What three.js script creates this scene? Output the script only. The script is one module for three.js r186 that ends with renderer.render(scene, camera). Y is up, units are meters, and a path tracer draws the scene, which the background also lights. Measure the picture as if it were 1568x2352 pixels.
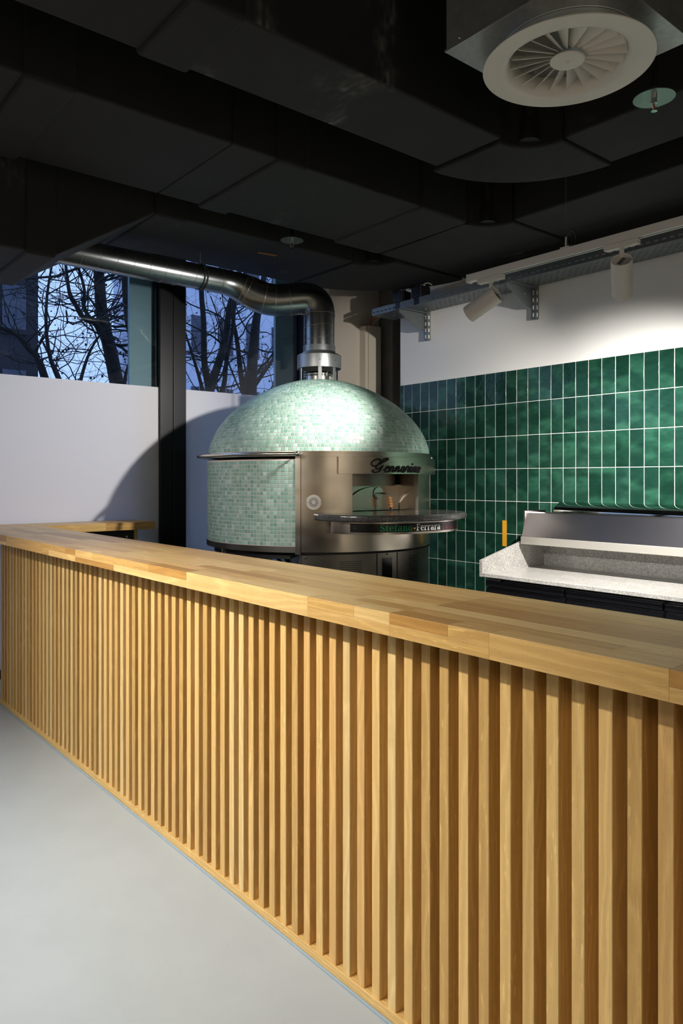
import * as THREE from 'three';
import { RoundedBoxGeometry } from 'three/addons/geometries/RoundedBoxGeometry.js';
import { mergeGeometries } from 'three/addons/utils/BufferGeometryUtils.js';
import { RectAreaLightUniformsLib } from 'three/addons/lights/RectAreaLightUniformsLib.js';

// ------------------------------------------------------------------ camera, sky, exposure, room lights
const scene = new THREE.Scene();
const W = 1568, H = 2352, F = 1702;
const camera = new THREE.PerspectiveCamera(2 * Math.atan(H / 2 / F) * 180 / Math.PI, W / H, 0.05, 200);
camera.position.set(0, 1.392, 0);
camera.rotation.y = -39.76 * Math.PI / 180;              // verticals stay upright; the lens is shifted instead of tilted
camera.setViewOffset(W, H, 0, 76, W, H);
camera.updateProjectionMatrix();
const renderer = new THREE.WebGLRenderer({ antialias: true });
renderer.toneMapping = THREE.LinearToneMapping;
renderer.toneMappingExposure = 1.0;
renderer.shadowMap.enabled = true;
RectAreaLightUniformsLib.init();
scene.background = new THREE.Color().setRGB(0.62, 0.88, 1.5);   // even dusk sky
const LIGHT = { oven: 21, prep: 35, fill: 24, hall: 14.5, drum: 11, panel: 1.4, wash: 18 };

// ------------------------------------------------------------------ helpers
function mulberry(a) { return () => { a |= 0; a = a + 0x6D2B79F5 | 0; let t = Math.imul(a ^ a >>> 15, 1 | a); t = t + Math.imul(t ^ t >>> 7, 61 | t) ^ t; return ((t ^ t >>> 14) >>> 0) / 4294967296; }; }
const rnd = mulberry(20240611);
const R = (a, b) => a + (b - a) * rnd();
const D2R = Math.PI / 180;
const lerp = (a, b, t) => a + (b - a) * t;
const clamp = (x, a = 0, b = 1) => Math.min(b, Math.max(a, x));
const smooth = (a, b, x) => { const t = clamp((x - a) / (b - a)); return t * t * (3 - 2 * t); };
const used = new Map();
function numbered(n) { const k = used.get(n) ?? 0; used.set(n, k + 1); return k ? n + '_' + String(k).padStart(3, '0') : n; }
function shadow(o) { o.castShadow = true; o.receiveShadow = true; return o; }
function mesh(name, geo, mat, parent, x = 0, y = 0, z = 0) {
  const m = shadow(new THREE.Mesh(geo, mat)); m.name = parent === scene ? numbered(name) : name; m.position.set(x, y, z); parent.add(m); return m;
}
function tag(o, label, category, group, kind) { o.userData.label = label; o.userData.category = category; if (group) o.userData.group = group; if (kind) o.userData.kind = kind; return o; }
function thing(name, label, category, pos = [0, 0, 0], group) { const g = new THREE.Group(); g.name = numbered(name); g.position.set(...pos); scene.add(g); return tag(g, label, category, group); }
function structure(name, label, category) { const g = new THREE.Group(); g.name = name; scene.add(g); return tag(g, label, category, null, 'structure'); }
const bx = (x0, x1, y0, y1, z0, z1) => new THREE.BoxGeometry(x1 - x0, y1 - y0, z1 - z0).translate((x0 + x1) / 2, (y0 + y1) / 2, (z0 + z1) / 2);
const rbx = (x0, x1, y0, y1, z0, z1, r = 0.004, s = 1) => new RoundedBoxGeometry(x1 - x0, y1 - y0, z1 - z0, s, r).translate((x0 + x1) / 2, (y0 + y1) / 2, (z0 + z1) / 2);
const strip = (g) => { const q = g.index ? g.toNonIndexed() : g; for (const k of Object.keys(q.attributes)) if (!['position', 'normal', 'uv'].includes(k)) q.deleteAttribute(k); return q; };
const merge = (l) => mergeGeometries(l.map(strip));
// uv in metres from the dominant normal; `grain` is the axis that u follows
function metricUV(geo, grain = 'x', su = 1, sv = 1, ou = 0, ov = 0) {
  const p = geo.attributes.position, n = geo.attributes.normal, uv = new Float32Array(p.count * 2), ax = 'xyz'.indexOf(grain);
  for (let i = 0; i < p.count; i++) {
    const P = [p.getX(i), p.getY(i), p.getZ(i)], N = [Math.abs(n.getX(i)), Math.abs(n.getY(i)), Math.abs(n.getZ(i))];
    const d = N[0] >= N[1] && N[0] >= N[2] ? 0 : N[1] >= N[2] ? 1 : 2;
    const t = [0, 1, 2].filter((k) => k !== d), a = t.includes(ax) ? ax : t[0], b = t.find((k) => k !== a);
    uv[2 * i] = P[a] * su + ou; uv[2 * i + 1] = (P[b] + 0.37 * P[d]) * sv + ov;
  }
  geo.setAttribute('uv', new THREE.BufferAttribute(uv, 2)); return geo;
}
// periodic value noise
function makeNoise(seed) {
  const r = mulberry(seed), T = new Float32Array(65536); for (let i = 0; i < 65536; i++) T[i] = r();
  return (x, y, px, py) => {
    const xi = Math.floor(x), yi = Math.floor(y), fx = x - xi, fy = y - yi, u = fx * fx * (3 - 2 * fx), v = fy * fy * (3 - 2 * fy);
    const X0 = ((xi % px) + px) % px, X1 = (X0 + 1) % px, Y0 = ((yi % py) + py) % py, Y1 = (Y0 + 1) % py;
    const q = (a, b) => T[(a + b * 251) & 65535];
    return (q(X0, Y0) * (1 - u) + q(X1, Y0) * u) * (1 - v) + (q(X0, Y1) * (1 - u) + q(X1, Y1) * u) * v;
  };
}
function fbm(n, x, y, px, py, oct = 4) { let s = 0, a = 0.5, w = 0; for (let o = 0; o < oct; o++) { s += a * n(x, y, px, py); w += a; a *= 0.5; x *= 2; y *= 2; px *= 2; py *= 2; } return s / w; }
function tex(w, h, fn, srgb = true) {
  const d = new Uint8Array(w * h * 4);
  for (let j = 0; j < h; j++) for (let i = 0; i < w; i++) { const c = fn(i / w, j / h, i, j), k = (j * w + i) * 4; d[k] = clamp(c[0], 0, 255); d[k + 1] = clamp(c[1], 0, 255); d[k + 2] = clamp(c[2], 0, 255); d[k + 3] = 255; }
  const t = new THREE.DataTexture(d, w, h); t.wrapS = t.wrapT = THREE.RepeatWrapping; t.magFilter = THREE.LinearFilter; t.minFilter = THREE.LinearMipmapLinearFilter; t.generateMipmaps = true;
  if (srgb) t.colorSpace = THREE.SRGBColorSpace; t.needsUpdate = true; return t;
}
const grey = (v) => [v, v, v];
const std = (o) => new THREE.MeshStandardMaterial(o), phys = (o) => new THREE.MeshPhysicalMaterial(o);
const lin = (r, g, b) => new THREE.Color().setRGB(r, g, b);

// ------------------------------------------------------------------ materials
const nA = makeNoise(11), nB = makeNoise(23), nC = makeNoise(37);
// oak: u runs with the grain (1 unit = 1 m), v across (1 unit = 0.25 m)
function oak(seed, fleck) {
  const n1 = makeNoise(seed), n2 = makeNoise(seed + 1), n3 = makeNoise(seed + 2), Wd = 1024, Hd = 512, height = new Float32Array(Wd * Hd);
  const map = tex(Wd, Hd, (u, v, i, j) => {
    const warp = (fbm(n1, u * 3, v * 4, 3, 4, 3) - 0.5) * 1.5 + (n2(u * 8, v * 6, 8, 6) - 0.5) * 0.18;
    const ring = 0.5 + 0.5 * Math.sin(2 * Math.PI * (v * 9 + warp * 2.4));
    const pore = n2(u * 26, v * 250, 26, 250), pore2 = n3(u * 90, v * 380, 90, 380);
    const tone = fbm(n3, u * 2, v * 14, 2, 14, 3);
    let k = 0.62 + 0.26 * (tone - 0.5) + 0.17 * Math.pow(ring, 2.2) - 0.17 * smooth(0.6, 0.95, pore) * (0.4 + 0.6 * ring) - 0.12 * smooth(0.66, 0.95, pore2);
    let ray = 0;
    if (fleck) { const q = n1(u * 28 + 3 * n3(u * 6, v * 9, 6, 9), v * 60 + 2 * n2(u * 10, v * 10, 10, 10), 28, 60); ray = smooth(0.83, 0.93, q) * 0.25; k += ray; }
    height[j * Wd + i] = clamp(k);
    k = clamp(k, 0, 1.1);
    return [lerp(154, 238, k), lerp(121, 208, k), lerp(68, 146, k)];
  });
  const bump = tex(Wd, Hd, (u, v, i, j) => grey(255 * height[j * Wd + i]), false);
  return { map, bump };
}
const oakA = oak(101, false), oakB = oak(151, true);
function wood(src, tint, rough = 0.46) { return std({ map: src.map, bumpMap: src.bump, bumpScale: 0.0004, color: new THREE.Color(tint), roughness: rough }); }
const slatMats = ['#ffffff', '#fbf2e0', '#f1e6cf', '#fff6e6', '#e4d6bc', '#f6e6d3'].map((c, i) => wood(i % 3 === 1 ? oakB : oakA, c));
const staveMats = ['#fdf8ee', '#f3e6d0', '#e4d2b4', '#fff4e2', '#d3ba94', '#eedfc4'].map((c, i) => wood(i % 3 === 2 ? oakB : oakA, c, 0.34));
const concreteMap = tex(512, 512, (u, v) => { const k = fbm(nA, u * 6, v * 6, 6, 6, 5), s = nB(u * 90, v * 90, 90, 90); const c = 0.86 + 0.22 * (k - 0.5) - 0.10 * smooth(0.82, 1, s); return [148 * c, 143 * c, 132 * c]; });
const floorMap = tex(1024, 1024, (u, v) => {
  const k = fbm(nA, u * 5, v * 5, 5, 5, 5), m = fbm(nC, u * 24, v * 24, 24, 24, 3), sp = nB(u * 420, v * 420, 420, 420);
  const c = 1 + 0.055 * (k - 0.5) + 0.03 * (m - 0.5) - (sp > 0.9975 ? 0.35 : 0);
  return [166 * c, 175 * c, 179 * c];
});
const floorRough = tex(512, 512, (u, v) => grey(255 * clamp(0.40 + 0.22 * (fbm(nB, u * 6, v * 6, 6, 6, 4) - 0.5))), false);
const M = {};
floorMap.repeat.set(0.4, 0.4); floorRough.repeat.set(0.4, 0.4);
M.floor = std({ map: floorMap, roughnessMap: floorRough, roughness: 1 });
M.paint = std({ color: '#eeede9', roughness: 0.85, bumpMap: tex(256, 256, (u, v) => grey(255 * fbm(nA, u * 60, v * 60, 60, 60, 2)), false), bumpScale: 0.0004 });
M.hallPaint = std({ color: '#d9cdb8', roughness: 0.9 });
M.beige = std({ color: '#cbc2b4', roughness: 0.85 });
M.trunk = std({ color: '#cdc5b4', roughness: 0.55 });
M.concrete = std({ map: concreteMap, roughness: 0.9 });
M.slab = std({ color: '#0d0d0c', roughness: 0.9 });
M.grout = std({ color: '#e3e5dc', roughness: 0.85 });
M.sealant = std({ color: '#8ea0aa', roughness: 0.6 });
M.frame = std({ color: '#17171a', roughness: 0.38, metalness: 0.4 });
M.frameBlue = std({ color: '#23253a', roughness: 0.45, metalness: 0.3 });
M.teal = std({ color: '#6d8b92', roughness: 0.55 });
M.film = phys({ color: '#f2f2f6', roughness: 1, transmission: 0.4, thickness: 0, side: THREE.DoubleSide });
M.glass = phys({ color: '#f4f8fa', roughness: 0.02, transmission: 1, thickness: 0, ior: 1.45 });
M.blackFoam = (() => {
  const sm = tex(1024, 1024, (u, v) => {
    const k = fbm(nB, u * 9, v * 9, 9, 9, 5), scr = smooth(0.66, 0.82, fbm(nC, u * 5, v * 5, 5, 5, 5)) * smooth(0.45, 0.8, nA(u * 70, v * 22, 70, 22));
    const c = 29 + 12 * (k - 0.5) + 48 * scr; return [c, c, c * 0.97];
  });
  return std({ map: sm, roughness: 0.78, bumpMap: tex(256, 256, (u, v) => grey(255 * fbm(nB, u * 40, v * 40, 40, 40, 3)), false), bumpScale: 0.0006 });
})();
M.smudged = (() => {   // dusty insulation with rubbed pale marks
  const sm = tex(1024, 512, (u, v) => {
    const k = fbm(nB, u * 12, v * 6, 12, 6, 5), patch = smooth(0.47, 0.72, fbm(nC, u * 7, v * 4, 7, 4, 5)) * (0.35 + 0.65 * nA(u * 120, v * 60, 120, 60));
    const c = 33 + 12 * (k - 0.5) + 95 * patch * patch; return [c, c, c * 0.97];
  });
  return std({ map: sm, roughness: 0.8 });
})();
M.tapeBlack = std({ color: '#1b1b1b', roughness: 0.6 });
const galvTex = tex(512, 512, (u, v) => { const k = fbm(nA, u * 14, v * 14, 14, 14, 4), q = nC(u * 46, v * 46, 46, 46); return grey(255 * clamp(0.40 + 0.10 * (k - 0.5) + 0.05 * (q - 0.5))); }, false);
const galvCol = tex(512, 512, (u, v) => { const k = nC(u * 40, v * 40, 40, 40), m = fbm(nB, u * 5, v * 5, 5, 5, 4); const c = 190 + 14 * (k - 0.5) + 26 * (m - 0.5); return [c, c * 1.02, c * 1.02]; });
M.galv = std({ map: galvCol, metalness: 0.8, roughness: 1, roughnessMap: galvTex });
M.pipe = std({ color: '#8d9192', metalness: 1, roughness: 0.27 });
M.pipeMatt = std({ color: '#aeb2b2', metalness: 0.9, roughness: 0.42 });
M.seam = std({ color: '#a9a08e', metalness: 1, roughness: 0.35 });
const brushTex = tex(512, 256, (u, v) => grey(255 * clamp(0.24 + 0.12 * (fbm(nB, u * 4, v * 4, 4, 4, 4) - 0.5))), false);
M.steel = std({ color: '#d6cec2', metalness: 1, roughness: 1, roughnessMap: brushTex });
M.steelDark = std({ color: '#8a857c', metalness: 1, roughness: 0.34 });
M.steelBright = std({ color: '#d8d6d0', metalness: 1, roughness: 0.18 });
M.steelSatin = std({ color: '#d8d4cb', metalness: 0.85, roughness: 0.5 });
M.steelRack = std({ color: '#77767a', metalness: 1, roughness: 0.3 });
M.darkPanel = std({ color: '#34353a', metalness: 0.85, roughness: 0.28 });
M.chrome = std({ color: '#d5d3cf', metalness: 1, roughness: 0.12 });
M.black = std({ color: '#0c0c0d', roughness: 0.45 });
M.letter = std({ color: '#0b0a0a', roughness: 0.85 });
M.blackGloss = std({ color: '#0a0a0b', roughness: 0.12 });
M.blackGap = std({ color: '#050505', roughness: 0.9 });
M.white = std({ color: '#e4e1db', roughness: 0.45 });
M.whiteMetal = std({ color: '#eeece4', roughness: 0.36 });
M.tray = std({ color: '#6c7274', metalness: 0.4, roughness: 0.45 });
M.rubber = std({ color: '#101010', roughness: 0.7 });
M.orange = std({ color: '#c4561d', roughness: 0.6 });
M.greyCable = std({ color: '#a9a79f', roughness: 0.6 });
M.yellowTape = std({ color: '#d69a1e', roughness: 0.6 });
M.tanTape = std({ color: '#8f6128', roughness: 0.7 });
M.beads = std({ color: '#d99a5e', roughness: 0.4 });
M.red = std({ color: '#8a1d14', roughness: 0.3 });
const graniteTex = (lo, hi, seed) => { const a = makeNoise(seed), b = makeNoise(seed + 1); return tex(512, 512, (u, v) => { const k = a(u * 150, v * 150, 150, 150), q = b(u * 80, v * 80, 80, 80), m = fbm(b, u * 8, v * 8, 8, 8, 3); let c = lerp(lo, hi, clamp(0.62 + 0.18 * (m - 0.5) + 0.5 * (q - 0.5))); if (k > 0.80) c = lerp(c, lo * 0.55, smooth(0.8, 0.95, k)); return [c, c * 0.99, c * 0.96]; }); };
M.granite = std({ map: graniteTex(120, 216, 301), roughness: 0.28 }); M.granite.map.repeat.set(2.2, 2.2);
M.graniteDark = std({ map: graniteTex(48, 92, 331), roughness: 0.16 }); M.graniteDark.map.repeat.set(2.2, 2.2);
// glazed wall tile
const tileBump = tex(512, 512, (u, v) => grey(255 * clamp(0.75 * fbm(nA, u * 9, v * 9, 9, 9, 3) + 0.25 * fbm(nC, u * 34, v * 34, 34, 34, 2))), false);
const tileMap = tex(512, 512, (u, v) => {
  const k = fbm(nB, u * 10, v * 5, 10, 5, 4), s = smooth(0.3, 0.85, k), m = fbm(nC, u * 30, v * 12, 30, 12, 3);
  return [lerp(24, 45, s) + 8 * (m - 0.5), lerp(55, 86, s) + 14 * (m - 0.5), lerp(45, 70, s) + 12 * (m - 0.5)];
});
M.tiles = ['#ffffff', '#dfeae4', '#c6dad0', '#eefcf5'].map((c) => phys({ map: tileMap, color: new THREE.Color(c), roughness: 0.12, specularIntensity: 0.6, bumpMap: tileBump, bumpScale: 0.0018 }));
M.mosaicGrout = std({ color: '#dfd0c7', roughness: 0.85 });
const MINT = ['#92b7a9', '#9fc0b3', '#89af9f', '#adcabf', '#98baad', '#7fa696', '#b9d2c9'];
M.mint = MINT.map((c) => phys({ color: c, roughness: 0.34, specularIntensity: 0.5 }));
M.mintVertex = phys({ vertexColors: true, roughness: 0.34, specularIntensity: 0.5 });
M.bark = std({ color: '#100f10', roughness: 0.95 });
M.twig = std({ color: '#151314', roughness: 1 });
M.facadeDark = std({ color: '#24242a', roughness: 0.9 });
M.facadePale = std({ color: '#bcc2d6', roughness: 0.9 });
M.winDark = std({ color: '#30364a', roughness: 0.25 });
M.snow = std({ color: '#8f949c', roughness: 0.95 });

// ------------------------------------------------------------------ the room
const XW = 4.65, ZW = -5.5, CEIL = 3.68;
const floorS = structure('floor', 'pale grey smooth poured floor in front of the slatted bar', 'floor');
mesh('floor_slab', metricUV(bx(-3.7, 5.7, -0.2, 0, ZW - 0.2, 3.4), 'x'), M.floor, floorS);
const ceilS = structure('ceiling', 'black painted concrete ceiling above the ducts', 'ceiling');
mesh('ceiling_slab', bx(-3.7, 5.7, CEIL, CEIL + 0.2, ZW - 0.2, 3.4), M.slab, ceilS);
const wl = structure('wall_left', 'plain pale wall of the hall outside the picture', 'wall');
mesh('wall_body', bx(-3.7, -3.5, 0, CEIL, ZW - 0.2, 3.4), M.hallPaint, wl);
const wf = structure('wall_front', 'plain pale wall behind the viewer', 'wall');
mesh('wall_body', bx(-3.5, 5.7, 0, CEIL, 3.2, 3.4), M.hallPaint, wf);

// tiled wall: painted top, grout bed, glazed tiles
const wr = structure('wall_right', 'kitchen wall with glossy dark green stacked tiles below white paint', 'wall');
const TT = 2.227, PZ = 0.102, PY = 0.252, Z0 = -4.77;
mesh('painted_wall', bx(XW + 0.005, XW + 0.25, 0, CEIL, Z0, 3.2), M.paint, wr);
mesh('grout_bed', bx(XW + 0.0016, XW + 0.006, 0, TT, Z0, 3.19), M.grout, wr);
{
  const zs = [[Z0, Z0 + 0.049]]; for (let j = 0; j < 30; j++) zs.push([-4.721 + PZ * j, -4.721 + PZ * (j + 1)]);
  const variants = [];
  const mk = (w, h, s) => metricUV(new RoundedBoxGeometry(0.008, h, w, 1, 0.0022), 'y', 1.35, 1.35, s * 0.273, s * 0.417);
  for (let s = 0; s < 12; s++) variants.push(mk(PZ - 0.003, PY - 0.003, s));
  const narrow = mk(0.046, PY - 0.003, 5), rest = [];
  for (let r = 0; r < 9; r++) {
    const yc = TT - PY * (r + 0.5), low = r === 8;
    zs.forEach(([a, b], j) => {
      const g = j === 0 ? narrow : low ? null : variants[(r * 7 + j * 5 + Math.floor(rnd() * 12)) % 12];
      const hh = low ? TT - PY * 8 : PY, y = low ? hh / 2 : yc;
      const m = mesh('tile', g && !low ? g : mk(b - a - 0.003, hh - 0.003, 3 + j % 4), M.tiles[Math.floor(rnd() * 4)], wr, XW + 0.004 + R(-0.0005, 0.0005), y, (a + b) / 2);
      m.rotation.y = R(-0.006, 0.006); m.rotation.z = R(-0.004, 0.004);
    });
  }
  const zEnd = zs[zs.length - 1][1];
  for (let z = zEnd; z < 3.0; z += PZ) for (let r = 0; r < 8; r++) rest.push(mk(PZ - 0.003, PY - 0.003, r).translate(XW + 0.004, TT - PY * (r + 0.5), z + PZ / 2));
  const o = mesh('further_tiles', merge(rest), M.tiles[0], wr); o.userData.kind = 'stuff';
}
// recess behind the tiled wall: plaster return, concrete column
const wb = structure('wall_back', 'narrow beige plaster wall beside the window', 'wall');
mesh('plaster', bx(4.34, 5.6, 0, CEIL, -5.62, -5.4), M.beige, wb);
mesh('white_reveal', bx(4.09, 4.34, 0, CEIL, -5.62, -5.402), M.paint, wb);
mesh('niche_side', bx(5.4, 5.6, 0, CEIL, -5.4, 3.2), M.beige, wb);
const col = structure('trim_1', 'raw grey concrete column at the room corner', 'column');
mesh('column_shaft', metricUV(rbx(4.97, 5.4, 0, CEIL, -5.4, -5.2, 0.006), 'y', 1, 1), M.concrete, col);

// window wall
function windowBay(n, x0, x1, label) {
  const g = structure('window_' + n, label, 'window');
  const s = 2.126;
  mesh('glass_pane', bx(x0, x1, 0.06, 3.5, ZW - 0.012, ZW), M.glass, g);
  mesh('frosted_film', bx(x0, x1, 0.06, s, ZW + 0.001, ZW + 0.003), M.film, g);
  mesh('bottom_frame', rbx(x0, x1, 0, 0.06, ZW - 0.06, ZW + 0.03), M.frame, g);
  mesh('top_frame', rbx(x0, x1, 3.5, CEIL, ZW - 0.06, ZW + 0.03), M.frame, g);
  mesh('side_panel', bx(x1 - 0.21, x1 - 0.012, 0.06, 3.5, ZW - 0.11, ZW - 0.08), M.teal, g);
  mesh('side_frame', bx(x1 - 0.012, x1 + 0.02, 0, 3.5, ZW - 0.11, ZW - 0.02), M.frame, g);
  mesh('side_frame', bx(x1 + 0.02, x1 + 0.05, 0, 3.5, ZW - 0.1, ZW - 0.004), M.frameBlue, g);
  return g;
}
windowBay(1, 0.72, 2.67, 'window pane with frosted lower film left of the dark mullion');
windowBay(2, 2.90, 4.07, 'window pane partly hidden by the oven dome, frosted lower half');
windowBay(3, -1.46, 0.49, 'further window pane with frosted film, left of the picture');
windowBay(4, -3.5, -1.69, 'last window pane of the hall, far outside the picture');
[[2.67, 2.90], [0.49, 0.72], [-1.69, -1.46]].forEach(([a, b], i) => {
  const g = structure('trim_' + (i + 2), i ? 'window mullion outside the picture' : 'wide black window mullion between the two frosted panes', 'mullion');
  mesh('post', rbx(a, (a + b) / 2 - 0.002, 0, CEIL, ZW - 0.08, ZW + 0.03, 0.004), M.frame, g);
  mesh('post', rbx((a + b) / 2 + 0.002, b, 0, CEIL, ZW - 0.08, ZW + 0.03, 0.004), M.frame, g);
  mesh('gasket', bx(a + 0.02, b - 0.02, 0, CEIL, ZW - 0.07, ZW + 0.024), M.rubber, g);
});
{ const g = structure('trim_5', 'dark steel window jamb beside the beige wall', 'mullion'); mesh('post', bx(4.07, 4.10, 0, CEIL, ZW - 0.1, ZW + 0.04), M.frameBlue, g); }

// ------------------------------------------------------------------ bar: slatted front and oak top
const XS = 1.3129, XE = 1.205, XB = 1.636, YT = 1.076, YU = 1.021, ZC = -5.46;
const bar = thing('bar_counter', 'long bar front of upright oak slats standing on the grey floor', 'bar counter', [XS, 0, -2]);
{
  const geos = [];
  for (let s = 0; s < 9; s++) {
    const sh = new THREE.Shape(), c = 0.0012, w = 0.03, d = 0.06;
    sh.moveTo(c, 0); sh.lineTo(d, 0); sh.lineTo(d, w); sh.lineTo(c, w); sh.lineTo(0, w - c); sh.lineTo(0, c); sh.closePath();
    const g = new THREE.ExtrudeGeometry(sh, { depth: YU - 0.03, bevelEnabled: false }); g.rotateX(-Math.PI / 2); g.computeVertexNormals();
    geos.push(metricUV(g, 'y', 1, 4, s * 0.377, s * 0.291));
  }
  let i = 0;
  for (let k = -55; k <= 46; k++) { mesh('slat', geos[(i * 5 + Math.floor(rnd() * 9)) % 9], slatMats[Math.floor(rnd() * 6)], bar, 0, 0.03, -1.573 + 0.03 + k * 0.06 + 2); i++; }
  mesh('backing_panel', metricUV(bx(0.061, 0.08, 0, YU, -2.88, 4.9 - 1.7), 'y', 1, 4), slatMats[0], bar);
  mesh('bottom_rail', metricUV(rbx(-0.004, 0.078, 0.002, 0.03, -2.89, 4.9 - 1.7, 0.0015), 'z', 1, 4), slatMats[1], bar);
  mesh('rear_panel', bx(0.25, 0.27, 0, YU, -2.88, 3.2), M.black, bar);
}
const seal = mesh('trim_6', rbx(XS - 0.0125, XS - 0.0045, 0.0005, 0.006, -4.88, 1.2, 0.002), M.sealant, scene); tag(seal, 'thin blue grey sealant line along the foot of the bar', 'trim', null, 'structure');
const top = thing('bar_worktop', 'thick oak block worktop lying on the slatted bar', 'worktop', [XE, YU, -2]);
{
  const put = (x0, x1, y0, y1, z0, z1, along) => {
    const g = rbx(x0 - XE, x1 - XE, y0 - YU, y1 - YU, z0 + 2, z1 + 2, 0.0007);
    mesh('stave', metricUV(g, along, 1, 4, rnd() * 3, rnd() * 3), staveMats[Math.floor(rnd() * 6)], top);
  };
  const rows = 8, w = (XB - XE) / rows, joint = -1.272;
  for (const [za, zb] of [[ZC, joint], [joint, 1.3]]) for (let r = 0; r < rows; r++) {
    let z = za;
    while (z < zb - 0.01) {
      let e = z + R(0.28, 0.7); if (e > zb - 0.16) e = zb;
      if (r === 0 && rnd() < 0.62) { const m = R(0.018, 0.03); put(XE, XE + w, YU, YU + m, z, e, 'z'); const q = lerp(z, e, R(0.35, 0.65)); put(XE, XE + w, YU + m, YT, z, q, 'z'); put(XE, XE + w, YU + m, YT, q, e, 'z'); }
      else put(XE + r * w, XE + (r + 1) * w, YU, YT, z, e, 'z');
      z = e;
    }
  }
  const rr = 6, wz = (ZC + 0.34 - ZC) / rr;
  for (let r = 0; r < rr; r++) { const cut = XB + R(0.25, 0.6); put(XB, cut, YU, YT, ZC + r * wz, ZC + (r + 1) * wz, 'x'); put(cut, 2.46, YU, YT, ZC + r * wz, ZC + (r + 1) * wz, 'x'); }
}
const ret = thing('bar_return_cabinet', 'black back panel with oak end post under the short return of the bar top', 'cabinet', [1.64, 0, -5.45]);
mesh('panel', bx(0.0, 0.70, 0, YU, 0.2, 0.22), M.black, ret);
mesh('end_post', metricUV(rbx(0.70, 0.725, 0, YU, 0.02, 0.23, 0.001), 'y', 1, 4), slatMats[0], ret);
mesh('screw_cap', new THREE.CylinderGeometry(0.007, 0.007, 0.004, 12).rotateX(Math.PI / 2), M.white, ret, 0.645, 0.965, 0.222);

// ------------------------------------------------------------------ pizza oven
const OX = 3.45, OZ = -4.41, OR = 0.833;
const oven = thing('pizza_oven', 'round pizza oven clad in mint mosaic with steel front and domed top', 'oven', [OX, 0, OZ]);
oven.rotation.y = -38.05 * D2R;                       // local +z looks at the bar, local +x to the tiled wall
const cyl = (r, y0, y1, t0, t1, seg = 48) => new THREE.CylinderGeometry(r, r, y1 - y0, Math.max(2, Math.round(seg * (t1 - t0) / 90)), 1, true, t0 * D2R, (t1 - t0) * D2R).translate(0, (y0 + y1) / 2, 0);
function curved(r0, r1, y0, y1, t0, t1, seg = 40) {    // a curved plate with thickness
  const n = Math.max(2, Math.ceil(seg * (t1 - t0) / 90)), s = new THREE.Shape();
  for (let i = 0; i <= n; i++) { const a = lerp(t0, t1, i / n) * D2R; i ? s.lineTo(Math.sin(a) * r1, -Math.cos(a) * r1) : s.moveTo(Math.sin(a) * r1, -Math.cos(a) * r1); }
  for (let i = n; i >= 0; i--) { const a = lerp(t0, t1, i / n) * D2R; s.lineTo(Math.sin(a) * r0, -Math.cos(a) * r0); }
  s.closePath();
  const g = new THREE.ExtrudeGeometry(s, { depth: y1 - y0, bevelEnabled: false }); g.rotateX(-Math.PI / 2); g.translate(0, y0, 0);
  // smooth normals on the curved faces
  const p = g.attributes.position, q = g.attributes.normal;
  for (let i = 0; i < p.count; i++) if (Math.abs(q.getY(i)) < 0.5) {
    const x = p.getX(i), z = p.getZ(i), rr = Math.hypot(x, z) || 1, d = (q.getX(i) * x + q.getZ(i) * z) / rr;
    if (Math.abs(d) > 0.8) q.setXYZ(i, Math.sign(d) * x / rr, 0, Math.sign(d) * z / rr);
  }
  const uv = new Float32Array(p.count * 2);
  for (let i = 0; i < p.count; i++) { uv[2 * i] = Math.atan2(p.getX(i), p.getZ(i)) * OR; uv[2 * i + 1] = p.getY(i) * 2; }
  g.setAttribute('uv', new THREE.BufferAttribute(uv, 2)); return g;
}
// one small bevelled mosaic chip
function chip(c, u, v, n, hw, hh, th) {
  const P = [], N = [], o = 0.86, add = (a, b, d) => { const ab = b.clone().sub(a), ad = d.clone().sub(a), m = ab.cross(ad).normalize(); for (const q of [a, b, d]) { P.push(q.x, q.y, q.z); N.push(m.x, m.y, m.z); } };
  const pt = (a, b, k, w) => c.clone().addScaledVector(u, a * hw * k).addScaledVector(v, b * hh * k).addScaledVector(n, w);
  const T = [[-1, -1], [1, -1], [1, 1], [-1, 1]], t = T.map(([a, b]) => pt(a, b, o, th)), b = T.map(([a, d]) => pt(a, d, 1, th * 0.4)), z = T.map(([a, d]) => pt(a, d, 1, -0.001));
  add(t[0], t[1], t[2]); add(t[0], t[2], t[3]);
  for (let i = 0; i < 4; i++) { const j = (i + 1) % 4; add(b[i], b[j], t[j]); add(b[i], t[j], t[i]); add(z[i], z[j], b[j]); add(z[i], b[j], b[i]); }
  return { P, N };
}
const chipGeo = (q) => { const g = new THREE.BufferGeometry(); g.setAttribute('position', new THREE.Float32BufferAttribute(q.P, 3)); g.setAttribute('normal', new THREE.Float32BufferAttribute(q.N, 3)); g.setAttribute('uv', new THREE.Float32BufferAttribute(new Float32Array(q.P.length / 3 * 2), 2)); return g; };
const linMint = MINT.map((c) => new THREE.Color(c));
function chipField(name, list, parent) {
  const P = [], N = [], C = [];
  for (const [q, k] of list) { for (const a of q.P) P.push(a); for (const a of q.N) N.push(a); const c = linMint[k]; for (let i = 0; i < q.P.length / 3; i++) C.push(c.r, c.g, c.b); }
  const g = new THREE.BufferGeometry(); g.setAttribute('position', new THREE.Float32BufferAttribute(P, 3)); g.setAttribute('normal', new THREE.Float32BufferAttribute(N, 3)); g.setAttribute('color', new THREE.Float32BufferAttribute(C, 3));
  const m = mesh(name, g, M.mintVertex, parent); m.userData.kind = 'stuff'; return m;
}
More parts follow.
